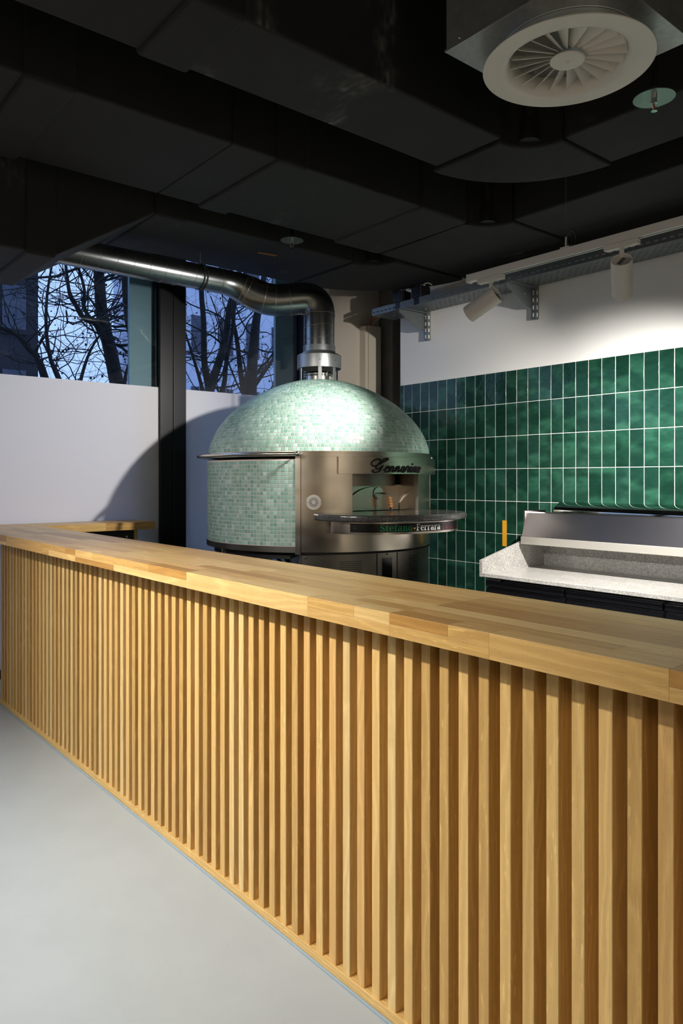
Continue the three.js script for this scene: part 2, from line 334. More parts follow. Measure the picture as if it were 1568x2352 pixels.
const pickMint = () => { const r = rnd(); return r < 0.24 ? 0 : r < 0.46 ? 1 : r < 0.62 ? 2 : r < 0.72 ? 3 : r < 0.86 ? 4 : r < 0.94 ? 5 : 6; };
{
  const Y = new THREE.Vector3(0, 1, 0), PT = 0.0252, y0 = 0.957, rows = 22, hs = (PT - 0.0032) / 2;
  mesh('drum_wall', curved(OR - 0.02, OR - 0.0019, 0.918, 1.52, -270, -10.5, 24), M.mosaicGrout, oven);
  const field = []; let parts = 0;
  const step = PT / OR / D2R;
  const unit = chipGeo(chip(new THREE.Vector3(), new THREE.Vector3(1, 0, 0), Y, new THREE.Vector3(0, 0, 1), hs, hs, 0.0013));
  for (let j = 0; ; j++) {
    const th = -10.5 - step * (j + 0.5); if (th < -268) break;
    const a = th * D2R, n = new THREE.Vector3(Math.sin(a), 0, Math.cos(a)), u = new THREE.Vector3(Math.cos(a), 0, -Math.sin(a));
    for (let r = 0; r < rows; r++) {
      const y = y0 + PT * (r + 0.5), k = pickMint();
      if (j < 13) { const m = mesh('mosaic_tile', unit, M.mint[k], oven, n.x * (OR - 0.002), y, n.z * (OR - 0.002)); m.rotation.y = a + R(-0.012, 0.012); m.rotation.x = R(-0.01, 0.01); parts++; }
      else { const nn = n.clone().add(new THREE.Vector3(R(-0.006, 0.006), R(-0.006, 0.006), R(-0.006, 0.006))).normalize(); field.push([chip(n.clone().multiplyScalar(OR - 0.002).setY(y), u, Y, nn, hs, hs, 0.0013), k]); }
    }
  }
  chipField('drum_mosaic', field, oven);
  // dome
  const DB = 1.57, DH = 0.572, DR = 0.823, p = 1.76, prof = (t) => { const cr = Math.cos(t), sr = Math.sin(t); return [DR * Math.pow(cr, 2 / p), DB + DH * Math.pow(sr, 2 / p)]; };
  const pts = []; for (let i = 0; i <= 400; i++) pts.push(prof(i / 400 * Math.PI / 2 * 0.9999));
  const arc = [0]; for (let i = 1; i <= 400; i++) arc.push(arc[i - 1] + Math.hypot(pts[i][0] - pts[i - 1][0], pts[i][1] - pts[i - 1][1]));
  const at = (s) => { let i = 1; while (i < 400 && arc[i] < s) i++; const f = (s - arc[i - 1]) / (arc[i] - arc[i - 1]); return [lerp(pts[i - 1][0], pts[i][0], f), lerp(pts[i - 1][1], pts[i][1], f), pts[i][0] - pts[i - 1][0], pts[i][1] - pts[i - 1][1]]; };
  mesh('dome', new THREE.LatheGeometry(pts.map(([r, y]) => new THREE.Vector2(Math.max(0, r - 0.0002), y - 0.0003)), 96), M.mosaicGrout, oven);
  const dome = [];
  for (let s = PT * 0.5 + 0.003; ; s += PT) {
    const [r, y, dx, dy] = at(s); if (r < 0.13 || s > arc[400]) break;
    const n = Math.round(2 * Math.PI * r / PT), l = Math.hypot(dx, dy), off = rnd();
    for (let j = 0; j < n; j++) {
      const a = (j + off) / n * 2 * Math.PI, ca = Math.cos(a), sa = Math.sin(a);
      const v = new THREE.Vector3(sa * dx / l, dy / l, ca * dx / l), nn = new THREE.Vector3(sa * dy / l, -dx / l, ca * dy / l), u = new THREE.Vector3(ca, 0, -sa);
      const tilt = nn.clone().add(new THREE.Vector3(R(-0.007, 0.007), R(-0.007, 0.007), R(-0.007, 0.007))).normalize();
      dome.push([chip(new THREE.Vector3(sa * r, y, ca * r), u, v, tilt, Math.PI * r / n - 0.0016, hs, 0.0013), pickMint()]);
    }
  }
  chipField('dome_mosaic', dome, oven);
}
mesh('rim_band', curved(0.80, 0.839, 1.538, 1.572, -10.5, 349.4, 40), M.steel, oven);
mesh('base_band', curved(0.80, 0.837, 0.916, 0.955, -270, -10.6, 32), M.steelDark, oven);
mesh('corner_strip', curved(0.80, 0.838, 0.905, 1.538, -10.6, -8.2, 40), M.steel, oven);
mesh('front_panel', curved(0.82, 0.833, 0.918, 1.538, -8.0, 15, 40), M.steel, oven);
mesh('front_panel', curved(0.82, 0.833, 0.918, 1.172, 15, 90, 40), M.steel, oven);
mesh('side_post', curved(0.80, 0.833, 1.172, 1.538, 55.6, 76, 40), M.steel, oven);
mesh('post_edge', curved(0.80, 0.836, 1.172, 1.43, 76, 90, 40), M.steelBright, oven);
mesh('top_panel', curved(0.82, 0.833, 1.43, 1.538, 15, 55.6, 40), M.steelDark, oven);
const header = mesh('header_band', curved(0.83, 0.868, 1.425, 1.536, 8.2, 82, 48), M.steel, oven);
// raised script lettering, bent round the header
{
  const s2 = (l) => l;
  const strokes = [
    // capital G: upper bowl, loop, tail
    s2([[.070, .090], [.052, .098], [.026, .092], [.006, .072], [.006, .056], [.022, .046], [.05, .056], [.084, .076], [.112, .092], [.122, .100], [.112, .106], [.092, .098], [.066, .078], [.046, .054], [.034, .034], [.040, .024], [.062, .030], [.078, .044], [.086, .052], [.076, .036], [.066, .016], [.048, .002], [.022, -.002], [.010, .006], [.012, .014], [.022, .014]]),
  ];
  // small letters share a rounded running form: x step 0.036
  let x = 0.092; const sl = 0.30, h = 0.046, A = (l) => l.map(([a, b]) => [x + a + b * sl, b]);
  const letter = {
    e: [[-.010, .018], [.008, .024], [.022, .036], [.018, .046], [.008, .040], [.002, .022], [.006, .004], [.018, .002], [.034, .018]],
    n: [[-.006, .026], [.004, .044], [.006, .036], [.002, .0], [.006, .028], [.018, .046], [.024, .040], [.022, .010], [.026, .002], [.040, .018]],
    a: [[.022, .042], [.008, .044], [.0, .024], [.004, .004], [.014, .004], [.022, .030], [.025, .044], [.022, .010], [.027, .002], [.040, .018]],
    r: [[-.006, .022], [.004, .050], [.010, .044], [.018, .044], [.016, .012], [.020, .002], [.034, .018]],
    i: [[-.008, .020], [.006, .046], [.003, .012], [.008, .002], [.022, .020]],
    o: [[.012, .046], [.002, .036], [.0, .012], [.010, .001], [.020, .012], [.020, .034], [.012, .046], [.016, .036], [.034, .034]],
  };
  const step = { e: .036, n: .046, a: .046, r: .038, i: .030, o: .040 };
  let dot = null;
  for (const c of 'ennarino') { strokes.push(A(letter[c])); if (c === 'i') dot = [x + 0.006 + 0.064 * sl, 0.064]; x += step[c]; }
  const wrap = ([a, b], r = 0.871) => { const t = 22.6 * D2R + (a * 1.10) / 0.868; return new THREE.Vector3(Math.sin(t) * r, 1.436 + b * 0.86, Math.cos(t) * r); };
  strokes.forEach((l, i) => {
    const cv = new THREE.CatmullRomCurve3(l.map((q) => wrap(q)), false, 'centripetal');
    const g = new THREE.TubeGeometry(cv, l.length * 5, i ? 0.0048 : 0.0050, 6, false);
    mesh('script_letter', g, M.letter, header).userData.label = i ? 'raised black script letter' : 'raised black capital script letter';
  });
  mesh('letter_dot', new THREE.SphereGeometry(0.0065, 10, 8), M.letter, header).position.copy(wrap(dot));
}
// mouth: recess, hood, arched door with beaded handle
const mouth = new THREE.Group(); mouth.name = 'mouth_recess'; mouth.rotation.y = 35.3 * D2R; oven.add(mouth);
{
  const HW = 0.289;
  mesh('recess_back', bx(-HW, HW, 1.17, 1.54, 0.50, 0.512), M.steelDark, mouth);
  mesh('recess_side', bx(-HW - 0.012, -HW, 1.17, 1.54, 0.50, 0.775), M.steel, mouth);
  mesh('recess_side', bx(HW, HW + 0.012, 1.17, 1.54, 0.50, 0.775), M.steel, mouth);
  mesh('recess_top', bx(-HW, HW, 1.52, 1.535, 0.50, 0.76), M.steelDark, mouth);
  const hood = new THREE.CylinderGeometry(0.275, 0.275, 0.19, 40, 1, true, -88 * D2R, 176 * D2R).scale(1, 1, 0.62).translate(0, 1.44, 0.512);
  mesh('hood', hood, M.steelDark, mouth);
  const fr = new THREE.Shape(); fr.moveTo(-HW, 0); fr.lineTo(HW, 0); fr.lineTo(HW, 0.178); fr.lineTo(-HW, 0.178); fr.closePath();
  mesh('door_surround', new THREE.ExtrudeGeometry(fr, { depth: 0.01, bevelEnabled: false }).translate(0, 1.172, 0.56), M.steel, mouth);
  const ar = new THREE.Shape(); ar.moveTo(-0.232, 0); ar.lineTo(0.232, 0); ar.lineTo(0.232, 0.05); ar.bezierCurveTo(0.18, 0.125, 0.09, 0.16, 0, 0.162); ar.bezierCurveTo(-0.09, 0.16, -0.18, 0.125, -0.232, 0.05); ar.closePath();
  mesh('arched_door', new THREE.ExtrudeGeometry(ar, { depth: 0.006, bevelEnabled: true, bevelSize: 0.002, bevelThickness: 0.002, bevelSegments: 2, curveSegments: 24 }).translate(0.05, 1.174, 0.574), M.steel, mouth);
  mesh('handle_plate', new THREE.CylinderGeometry(0.042, 0.045, 0.008, 28).rotateX(Math.PI / 2), M.steelBright, mouth, 0.09, 1.292, 0.586);
  const cv = new THREE.CatmullRomCurve3([[0.09, 1.292, 0.588], [0.092, 1.292, 0.62], [0.108, 1.284, 0.655], [0.124, 1.255, 0.668], [0.14, 1.178, 0.672]].map((a) => new THREE.Vector3(...a)));
  mesh('handle_rod', new THREE.TubeGeometry(cv, 24, 0.006, 8), M.chrome, mouth);
  for (let i = 0; i < 4; i++) { const t = i / 3; mesh('wooden_bead', new THREE.SphereGeometry(0.0165, 16, 12).scale(1, 0.9, 1), M.beads, mouth, lerp(0.1265, 0.1365, t), lerp(1.252, 1.199, t) + 0.0045, 0.669); }
  mesh('handle_tip', new THREE.CylinderGeometry(0.012, 0.008, 0.014, 14), M.chrome, mouth, 0.1395, 1.183, 0.671);
}
// granite landing shelf with steel apron and name strip
const shelfTurn = new THREE.Group(); shelfTurn.name = 'landing_shelf'; shelfTurn.rotation.y = 34 * D2R; oven.add(shelfTurn);
{
  const A = 0.55, B = 0.45, ZB = 0.78;
  const outline = (k, n = 40) => { const l = []; for (let i = 0; i <= n; i++) { const a = Math.PI * i / n, c = Math.cos(a), s = Math.sin(a); l.push([Math.sign(c) * Math.pow(Math.abs(c), 0.82) * (A - k), Math.pow(s, 0.86) * (B - k * 0.9)]); } return l; };
  const s = new THREE.Shape(); outline(0.012).forEach(([x, y], i) => i ? s.lineTo(x, -(y + ZB + 0.02)) : s.moveTo(x, -(y + ZB + 0.02))); s.lineTo(-A + 0.03, -(ZB - 0.05)); s.lineTo(-0.28, -(ZB - 0.12)); s.lineTo(0.28, -(ZB - 0.12)); s.lineTo(A - 0.03, -(ZB - 0.05)); s.closePath();
  const g = new THREE.ExtrudeGeometry(s, { depth: 0.018, bevelEnabled: true, bevelSize: 0.012, bevelThickness: 0.012, bevelSegments: 4 }); g.rotateX(-Math.PI / 2); g.translate(0, 1.142, 0);
  mesh('granite_slab', metricUV(g, 'x'), M.graniteDark, shelfTurn);
  const ap = outline(0.06, 60).filter(([x, y], i) => i > 1 && i < 59);
  const band = (pts, y0, y1, off) => {
    const P = [], uv = [], idx = []; let L = 0; const len = [0]; for (let i = 1; i < pts.length; i++) { L += Math.hypot(pts[i][0] - pts[i - 1][0], pts[i][1] - pts[i - 1][1]); len.push(L); }
    pts.forEach(([x, y], i) => { const a = pts[Math.max(0, i - 1)], b = pts[Math.min(pts.length - 1, i + 1)], dx = b[0] - a[0], dy = b[1] - a[1], l = Math.hypot(dx, dy), nx = dy / l, ny = -dx / l; for (const yy of [y0, y1]) { P.push(x + nx * off, yy, y + ny * off + ZB + 0.02); uv.push(1 - len[i] / L, yy === y0 ? 0 : 1); } });
    for (let i = 0; i < pts.length - 1; i++) { const k = 2 * i; idx.push(k, k + 1, k + 2, k + 1, k + 3, k + 2); }
    const q = new THREE.BufferGeometry(); q.setAttribute('position', new THREE.Float32BufferAttribute(P, 3)); q.setAttribute('uv', new THREE.Float32BufferAttribute(uv, 2)); q.setIndex(idx); q.computeVertexNormals(); return q;
  };
  const aps = new THREE.Shape(); ap.forEach(([x, y], i) => i ? aps.lineTo(x, -(y + ZB + 0.02)) : aps.moveTo(x, -(y + ZB + 0.02))); aps.lineTo(-0.42, -(ZB - 0.03)); aps.lineTo(0.42, -(ZB - 0.03)); aps.closePath();
  const apg = new THREE.ExtrudeGeometry(aps, { depth: 0.078, bevelEnabled: false }); apg.rotateX(-Math.PI / 2); apg.translate(0, 1.053, 0);
  mesh('steel_apron', band(ap, 1.053, 1.131, 0.0015), M.steel, shelfTurn).material.side = THREE.DoubleSide;
  mesh('apron_core', apg, M.steelDark, shelfTurn);
  const cv = document.createElement('canvas'); cv.width = 1536; cv.height = 128; const c = cv.getContext('2d');
  c.fillStyle = '#0b0b0b'; c.fillRect(0, 0, 1536, 128); c.textBaseline = 'alphabetic';
  c.font = 'bold 140px serif';
  const word = (w, x, len, col) => { c.fillStyle = col; c.save(); c.translate(x, 112); c.scale(len / c.measureText(w).width, 1); c.fillText(w, 0, 0); c.restore(); };
  word('Stefano', 318, 378, '#0f7a4c'); word('Ferrara', 744, 358, '#f0eee6'); word('Forni', 1137, 208, '#74150f');
  c.fillStyle = '#c9962c'; c.beginPath(); c.arc(722, 74, 15, 0, 7); c.fill();
  c.fillStyle = '#2a2a2a'; c.beginPath(); c.arc(50, 64, 16, 0, 7); c.fill(); c.beginPath(); c.arc(1120, 70, 10, 0, 7); c.fill();
  const t = new THREE.CanvasTexture(cv); t.colorSpace = THREE.SRGBColorSpace; t.magFilter = THREE.LinearFilter;
  const sg = band(ap.slice(14, 50), 1.066, 1.119, 0.004);
  mesh('name_strip', sg, std({ map: t, roughness: 0.25, side: THREE.DoubleSide }), shelfTurn).userData.label = 'black strip lettered Stefano Ferrara Forni in green, white and red';
}
// lower cabinet, grilles, control display, vent rosette
mesh('lower_cabinet', curved(0.79, 0.815, 0.08, 0.905, -8.2, 90, 40), M.steelDark, oven);
mesh('lower_trim', curved(0.80, 0.829, 0.903, 0.919, -8.2, 90, 40), M.blackGap, oven);
for (const t of [27.6, 39.8]) mesh('cabinet_seam', curved(0.80, 0.8175, 0.09, 0.90, t, t + 0.5, 40), M.black, oven);
mesh('control_display', curved(0.80, 0.8185, 0.66, 0.868, 30.8, 36.6, 40), M.blackGloss, oven);
mesh('screw', new THREE.SphereGeometry(0.006, 8, 6), M.black, oven, Math.sin(33.5 * D2R) * 0.817, 0.891, Math.cos(33.5 * D2R) * 0.817);
mesh('screw', new THREE.SphereGeometry(0.008, 8, 6), M.chrome, oven, Math.sin(-6.4 * D2R) * 0.818, 0.885, Math.cos(-6.4 * D2R) * 0.818);
for (const [t0, t1, y0, y1] of [[9.6, 20.2, 0.74, 0.855], [49, 57.5, 0.70, 0.86]]) {
  const l = [], nx = 15, ny = 10;
  for (let i = 0; i < nx; i++) for (let j = 0; j < ny; j++) { const a = lerp(t0, t1, (i + (j % 2) / 2) / nx) * D2R; l.push(new THREE.BoxGeometry(0.006, 0.0045, 0.001).rotateZ(0.7).rotateY(a).translate(Math.sin(a) * 0.8155, lerp(y0, y1, j / (ny - 1)), Math.cos(a) * 0.8155)); }
  const o = mesh('vent_perforation', merge(l), M.blackGap, oven); o.userData.kind = 'stuff';
}
{
  const a = -2.4 * D2R, ro = new THREE.Group(); ro.name = 'air_vent'; ro.position.set(Math.sin(a) * 0.835, 1.242, Math.cos(a) * 0.835); ro.rotation.y = a; oven.add(ro);
  mesh('vent_disc', new THREE.CylinderGeometry(0.0485, 0.0485, 0.006, 40).rotateX(Math.PI / 2), M.steelSatin, ro);
  const l = []; for (let i = 0; i < 18; i++) { const t = i / 18 * 2 * Math.PI; for (const [r0, len, w] of i % 2 ? [[0.0255, 0.013, 0.0034]] : [[0.019, 0.013, 0.0034], [0.0315, 0.006, 0.003]]) l.push(new THREE.BoxGeometry(w, len, 0.002).translate(0, r0, 0).rotateZ(t).translate(0, 0, 0.0028)); }
  const o = mesh('vent_slot', merge(l), M.blackGap, ro); o.userData.kind = 'stuff';
  for (const s of [-1, 1]) mesh('rivet', new THREE.SphereGeometry(0.0035, 8, 6), M.chrome, ro, s * 0.043, 0, 0.003);
}
// round rail with end knobs and stand-offs
{
  const pts = []; for (let t = -9; t >= -258; t -= 3) pts.push(new THREE.Vector3(Math.sin(t * D2R) * 0.896, 1.552, Math.cos(t * D2R) * 0.896));
  mesh('guard_rail', new THREE.TubeGeometry(new THREE.CatmullRomCurve3(pts), 160, 0.0115, 10), M.steel, oven);
  for (const t of [-9, -258]) mesh('rail_knob', new THREE.SphereGeometry(0.0165, 14, 10), M.steelBright, oven, Math.sin(t * D2R) * 0.896, 1.552, Math.cos(t * D2R) * 0.896);
  for (const t of [-9.6, -70, -130, -190, -257]) mesh('rail_bracket', new THREE.CylinderGeometry(0.007, 0.007, 0.075, 8).rotateX(Math.PI / 2).translate(0, 0, 0.865).rotateY(t * D2R), M.steel, oven, 0, 1.552, 0);
}
for (const t of [-7.6, -58, -110, -160, -215]) { const r = 0.77; mesh('leg', new THREE.CylinderGeometry(0.03, 0.03, 0.90, 20), M.steelBright, oven, Math.sin(t * D2R) * r, 0.466, Math.cos(t * D2R) * r); mesh('leg_foot', new THREE.CylinderGeometry(0.034, 0.04, 0.016, 20), M.black, oven, Math.sin(t * D2R) * r, 0.008, Math.cos(t * D2R) * r); }
mesh('under_frame', curved(0.6, 0.78, 0.868, 0.916, -250, -14, 24), M.black, oven);
mesh('drum_floor', new THREE.CylinderGeometry(0.80, 0.80, 0.02, 64), M.black, oven, 0, 0.925, 0);
mesh('flue_spigot', new THREE.LatheGeometry([[0.116, 2.06], [0.116, 2.155], [0.121, 2.157], [0.121, 2.163], [0.116, 2.165], [0.116, 2.172], [0.121, 2.174], [0.121, 2.18], [0.116, 2.182], [0.114, 2.19], [0.108, 2.19], [0.108, 2.06]].map((a) => new THREE.Vector2(...a)), 48), M.chrome, oven);
mesh('spigot_clip', rbx(-0.008, 0.008, 2.15, 2.185, 0.115, 0.13, 0.002), M.chrome, oven).rotation.y = 0.5;

const jb = thing('junction_box', 'pale electrical box below the mosaic drum of the oven', 'box', [2.86, 0, -4.28]);
jb.rotation.y = -38 * D2R;
mesh('box_body', rbx(-0.1, 0.06, 0.30, 0.87, -0.03, 0.03, 0.006), M.white, jb);
mesh('stand', rbx(-0.05, 0.02, 0, 0.30, -0.02, 0.02, 0.004), M.black, jb);
for (const dx of [0, 0.05]) {
  const cv = new THREE.CatmullRomCurve3([[0.07 + dx, 0.91, 0.0], [0.09 + dx, 0.86, 0.02], [0.13 + dx, 0.80, 0.03], [0.15 + dx, 0.4, 0.03]].map((a) => new THREE.Vector3(...a)));
  const c = mesh('conduit', new THREE.TubeGeometry(cv, 30, 0.011, 10), M.tray, jb), rings = [];
  for (let i = 0; i < 24; i++) { const p = cv.getPointAt(i / 60), t = cv.getTangentAt(i / 60); rings.push(new THREE.TorusGeometry(0.011, 0.0022, 6, 12).applyQuaternion(new THREE.Quaternion().setFromUnitVectors(new THREE.Vector3(0, 0, 1), t)).translate(p.x, p.y, p.z)); }
  const o = mesh('conduit_ribs', merge(rings), M.tray, c); o.userData.kind = 'stuff';
}

// ------------------------------------------------------------------ flue: collar on straps, spiral pipe, elbows, run along the window
const flue = thing('flue_pipe', 'galvanised spiral flue pipe rising from the oven and running along the window top', 'pipe', [OX, 2.2, OZ]);
{
  const L = (l) => new THREE.LatheGeometry(l.map((a) => new THREE.Vector2(...a)), 56);
  mesh('collar', L([[0.158, 0.02], [0.166, 0.02], [0.166, 0.115], [0.163, 0.121], [0.125, 0.14], [0.121, 0.15], [0.121, 0.192], [0.117, 0.193], [0.114, 0.15], [0.155, 0.118], [0.158, 0.02]]), M.pipeMatt, flue);
  for (const t of [-62, -6 + 8, 46, 118, 190, 245]) { const a = (t - 38) * D2R; mesh('strap', rbx(-0.013, 0.013, -0.15, 0.09, -0.0015, 0.0015, 0.001), M.pipeMatt, flue, Math.sin(a) * 0.155, 0.03, Math.cos(a) * 0.155).rotation.y = a; mesh('rivet', new THREE.SphereGeometry(0.0045, 8, 6), M.chrome, flue, Math.sin(a) * 0.167, 0.07, Math.cos(a) * 0.167); }
  mesh('spiral_duct', new THREE.CylinderGeometry(0.1145, 0.1145, 0.27, 56, 1, true), M.pipe, flue, 0, 0.29, 0);
  for (const y of [0.185, 0.42]) mesh('seam', new THREE.TorusGeometry(0.115, 0.0022, 8, 56).rotateX(Math.PI / 2), M.seam, flue, 0, y, 0);
  const hel = []; for (let i = 0; i <= 120; i++) { const a = i * 0.12 + 2.2; hel.push(new THREE.Vector3(Math.sin(a) * 0.115, 0.195 + i * 0.0018, Math.cos(a) * 0.115)); }
  mesh('spiral_seam', new THREE.TubeGeometry(new THREE.CatmullRomCurve3(hel), 260, 0.0018, 6), M.seam, flue);
  // bent run, local to the oven axis
  const V = (x, y, z) => new THREE.Vector3(x - OX, y - 2.2, z - OZ);
  const path = [V(3.45, 2.615, -4.41), V(3.45, 2.765, -4.41), V(3.13, 2.722, -4.62), V(2.90, 2.845, -4.75), V(2.6, 2.845, -4.75)], rad = [0, 0.175, 0.15, 0.15, 0];
  const curve = new THREE.CurvePath(); let last = path[0];
  for (let i = 1; i < path.length - 1; i++) {
    const d0 = path[i - 1].clone().sub(path[i]).normalize(), d1 = path[i + 1].clone().sub(path[i]).normalize(), a = path[i].clone().addScaledVector(d0, rad[i] * 0.8), b = path[i].clone().addScaledVector(d1, rad[i] * 0.8);
    curve.add(new THREE.LineCurve3(last, a)); curve.add(new THREE.QuadraticBezierCurve3(a, path[i], b)); last = b;
  }
  curve.add(new THREE.LineCurve3(last, path[path.length - 1]));
  const N = 120, P = [], rads = (s) => lerp(0.118, 0.09, smooth(0.55, 0.8, s));
  const fr = curve, verts = [], idx = [], nor = [], pts = [], tans = [];
  for (let i = 0; i <= N; i++) { pts.push(fr.getPointAt(i / N)); tans.push(fr.getTangentAt(i / N)); }
  let u = new THREE.Vector3(1, 0, 0.3).projectOnPlane(tans[0]).normalize(); const S = 40;
  for (let i = 0; i <= N; i++) {
    u.projectOnPlane(tans[i]).normalize(); const v = tans[i].clone().cross(u), r = rads(i / N);
    for (let j = 0; j <= S; j++) { const a = j / S * 2 * Math.PI, n = u.clone().multiplyScalar(Math.cos(a)).addScaledVector(v, Math.sin(a)); verts.push(...pts[i].clone().addScaledVector(n, r).toArray()); nor.push(...n.toArray()); }
  }
  for (let i = 0; i < N; i++) for (let j = 0; j < S; j++) { const k = i * (S + 1) + j, m = k + S + 1; idx.push(k, k + 1, m, k + 1, m + 1, m); }
  const g = new THREE.BufferGeometry(); g.setAttribute('position', new THREE.Float32BufferAttribute(verts, 3)); g.setAttribute('normal', new THREE.Float32BufferAttribute(nor, 3)); g.setIndex(idx);
  const pm = M.pipe.clone(); pm.side = THREE.DoubleSide; mesh('elbows', g, pm, flue);
  const q = (t) => new THREE.Quaternion().setFromUnitVectors(new THREE.Vector3(0, 0, 1), t);
  for (const s of [0.02, 0.30, 0.40, 0.475, 0.60, 0.645, 0.83]) { const i = Math.round(s * N); mesh('seam', new THREE.TorusGeometry(rads(s) + 0.0006, 0.0024, 8, 48).applyQuaternion(q(tans[i])), M.seam, flue).position.copy(pts[i]); for (const dy of [-0.6, 0.8, 2.4]) { const w = new THREE.Vector3(0, Math.cos(dy), 0).addScaledVector(new THREE.Vector3(-tans[i].z, 0, tans[i].x).normalize(), Math.sin(dy)).projectOnPlane(tans[i]).normalize(); mesh('rivet', new THREE.SphereGeometry(0.003, 6, 5), M.chrome, flue).position.copy(pts[i]).addScaledVector(w, rads(s) + 0.001).addScaledVector(tans[i], 0.015); } }
  mesh('window_run', new THREE.CylinderGeometry(0.0885, 0.0885, 4.4, 48, 1, true).rotateZ(Math.PI / 2), M.pipe, flue, 2.65 - 2.2 - OX, 0.645, -4.75 - OZ);
  for (let i = 0; i < 24; i++) mesh('seam', new THREE.TorusGeometry(0.0888, 0.0016, 6, 40).rotateY(Math.PI / 2 + 0.12), M.seam, flue, 2.66 - i * 0.115 - OX, 0.645, -4.75 - OZ);
  const cl = mesh('pipe_clamp', merge([-0.012, 0.012].map((d) => new THREE.CylinderGeometry(0.094, 0.094, 0.012, 40, 1, true).rotateZ(Math.PI / 2).translate(d, 0, 0))), M.rubber, flue, 2.63 - OX, 0.645, -4.75 - OZ); cl.material = M.rubber;
  mesh('hanger_rod', new THREE.CylinderGeometry(0.004, 0.004, 0.1, 8), M.tray, flue, 2.63 - OX, 0.785, -4.75 - OZ);
  mesh('clamp_bolt', new THREE.CylinderGeometry(0.008, 0.008, 0.02, 6), M.chrome, flue, 2.63 - OX, 0.70, -4.68 - OZ);
}

// ------------------------------------------------------------------ cable trunk beside the column and cables
const trunk = thing('cable_conduit', 'upright beige cable trunk on the wall beside the concrete column', 'cable trunk', [4.72, 0, -5.4]);
mesh('cover', rbx(0.035, 0.19, 0, 2.87, 0.0, 0.10, 0.004), M.trunk, trunk);
mesh('base_profile', rbx(0, 0.034, 0, 2.865, 0.0, 0.085, 0.003), M.trunk, trunk);
[['orange', M.orange, 0.09, 0.008, 'thin orange cable bending from the trunk to the tray end'], ['grey', M.greyCable, 0.13, 0.007, 'left grey cable bending from the trunk to the tray end'], ['grey', M.greyCable, 0.155, 0.007, 'right grey cable bending from the trunk to the tray end']].forEach(([n, m, dx, r, lab], i) => {
  const cv = new THREE.CatmullRomCurve3([[4.72 + dx, 2.8, -5.35], [4.72 + dx, 2.90, -5.34], [4.70 + dx * 0.9, 2.945, -5.24], [4.60 + dx * 0.6, 2.925, -5.02], [4.47 + i * 0.03, 2.86, -4.80], [4.47 + i * 0.03, 2.835, -4.4]].map((a) => new THREE.Vector3(...a)));
  tag(mesh(n + '_cable', new THREE.TubeGeometry(cv, 40, r, 8), m, scene), lab, 'cable', n === 'grey' ? 'grey cables' : undefined);
});

// ------------------------------------------------------------------ cable tray on brackets
const tray = thing('cable_tray', 'perforated steel cable tray along the top of the white wall', 'cable tray', [4.36, 2.82, -4.82]);
{
  const Wt = 0.26, seg = 0.45, segs = 8, l = [], sides = [];
  for (let k = 0; k < segs; k++) {
    const s = new THREE.Shape(); s.moveTo(0, 0); s.lineTo(Wt, 0); s.lineTo(Wt, seg); s.lineTo(0, seg); s.closePath();
    for (let i = 0; i < 8; i++) for (let j = 0; j < 9; j++) { const x = 0.018 + i * 0.032, y = 0.012 + j * 0.05 + (i % 2) * 0.025; if (y + 0.028 > seg - 0.004) continue; const p = new THREE.Path(); p.moveTo(x - 0.0035, y); p.lineTo(x - 0.0035, y + 0.028); p.lineTo(x + 0.0035, y + 0.028); p.lineTo(x + 0.0035, y); p.closePath(); s.holes.push(p); }
    l.push(new THREE.ExtrudeGeometry(s, { depth: 0.0015, bevelEnabled: false }).rotateX(Math.PI / 2).translate(0, 0, k * seg));
    for (const x of [0, Wt]) {
      const w = new THREE.Shape(); w.moveTo(0, 0); w.lineTo(seg, 0); w.lineTo(seg, 0.06); w.lineTo(0, 0.06); w.closePath();
      for (let j = 0; j < 9; j++) { const p = new THREE.Path(), a = 0.01 + j * 0.05; p.moveTo(a, 0.02); p.lineTo(a, 0.028); p.lineTo(a + 0.03, 0.028); p.lineTo(a + 0.03, 0.02); p.closePath(); w.holes.push(p); }
      sides.push(new THREE.ExtrudeGeometry(w, { depth: 0.0015, bevelEnabled: false }).rotateY(-Math.PI / 2).translate(x, -0.001, k * seg));
    }
  }
  mesh('tray_floor', merge(l), M.tray, tray); mesh('tray_sides', merge(sides), M.tray, tray);
  mesh('end_edge', rbx(-0.004, Wt + 0.004, -0.006, 0.062, -0.006, 0, 0.002), M.rubber, tray).scale.set(1, 0.12, 1);
  for (const z of [0.16, 0.3, 0.36, 0.5, 0.9, 1.5]) mesh('bolt', new THREE.SphereGeometry(0.006, 8, 6), M.chrome, tray, 0.1 + (z * 7 % 1) * 0.1, -0.003, z);
}
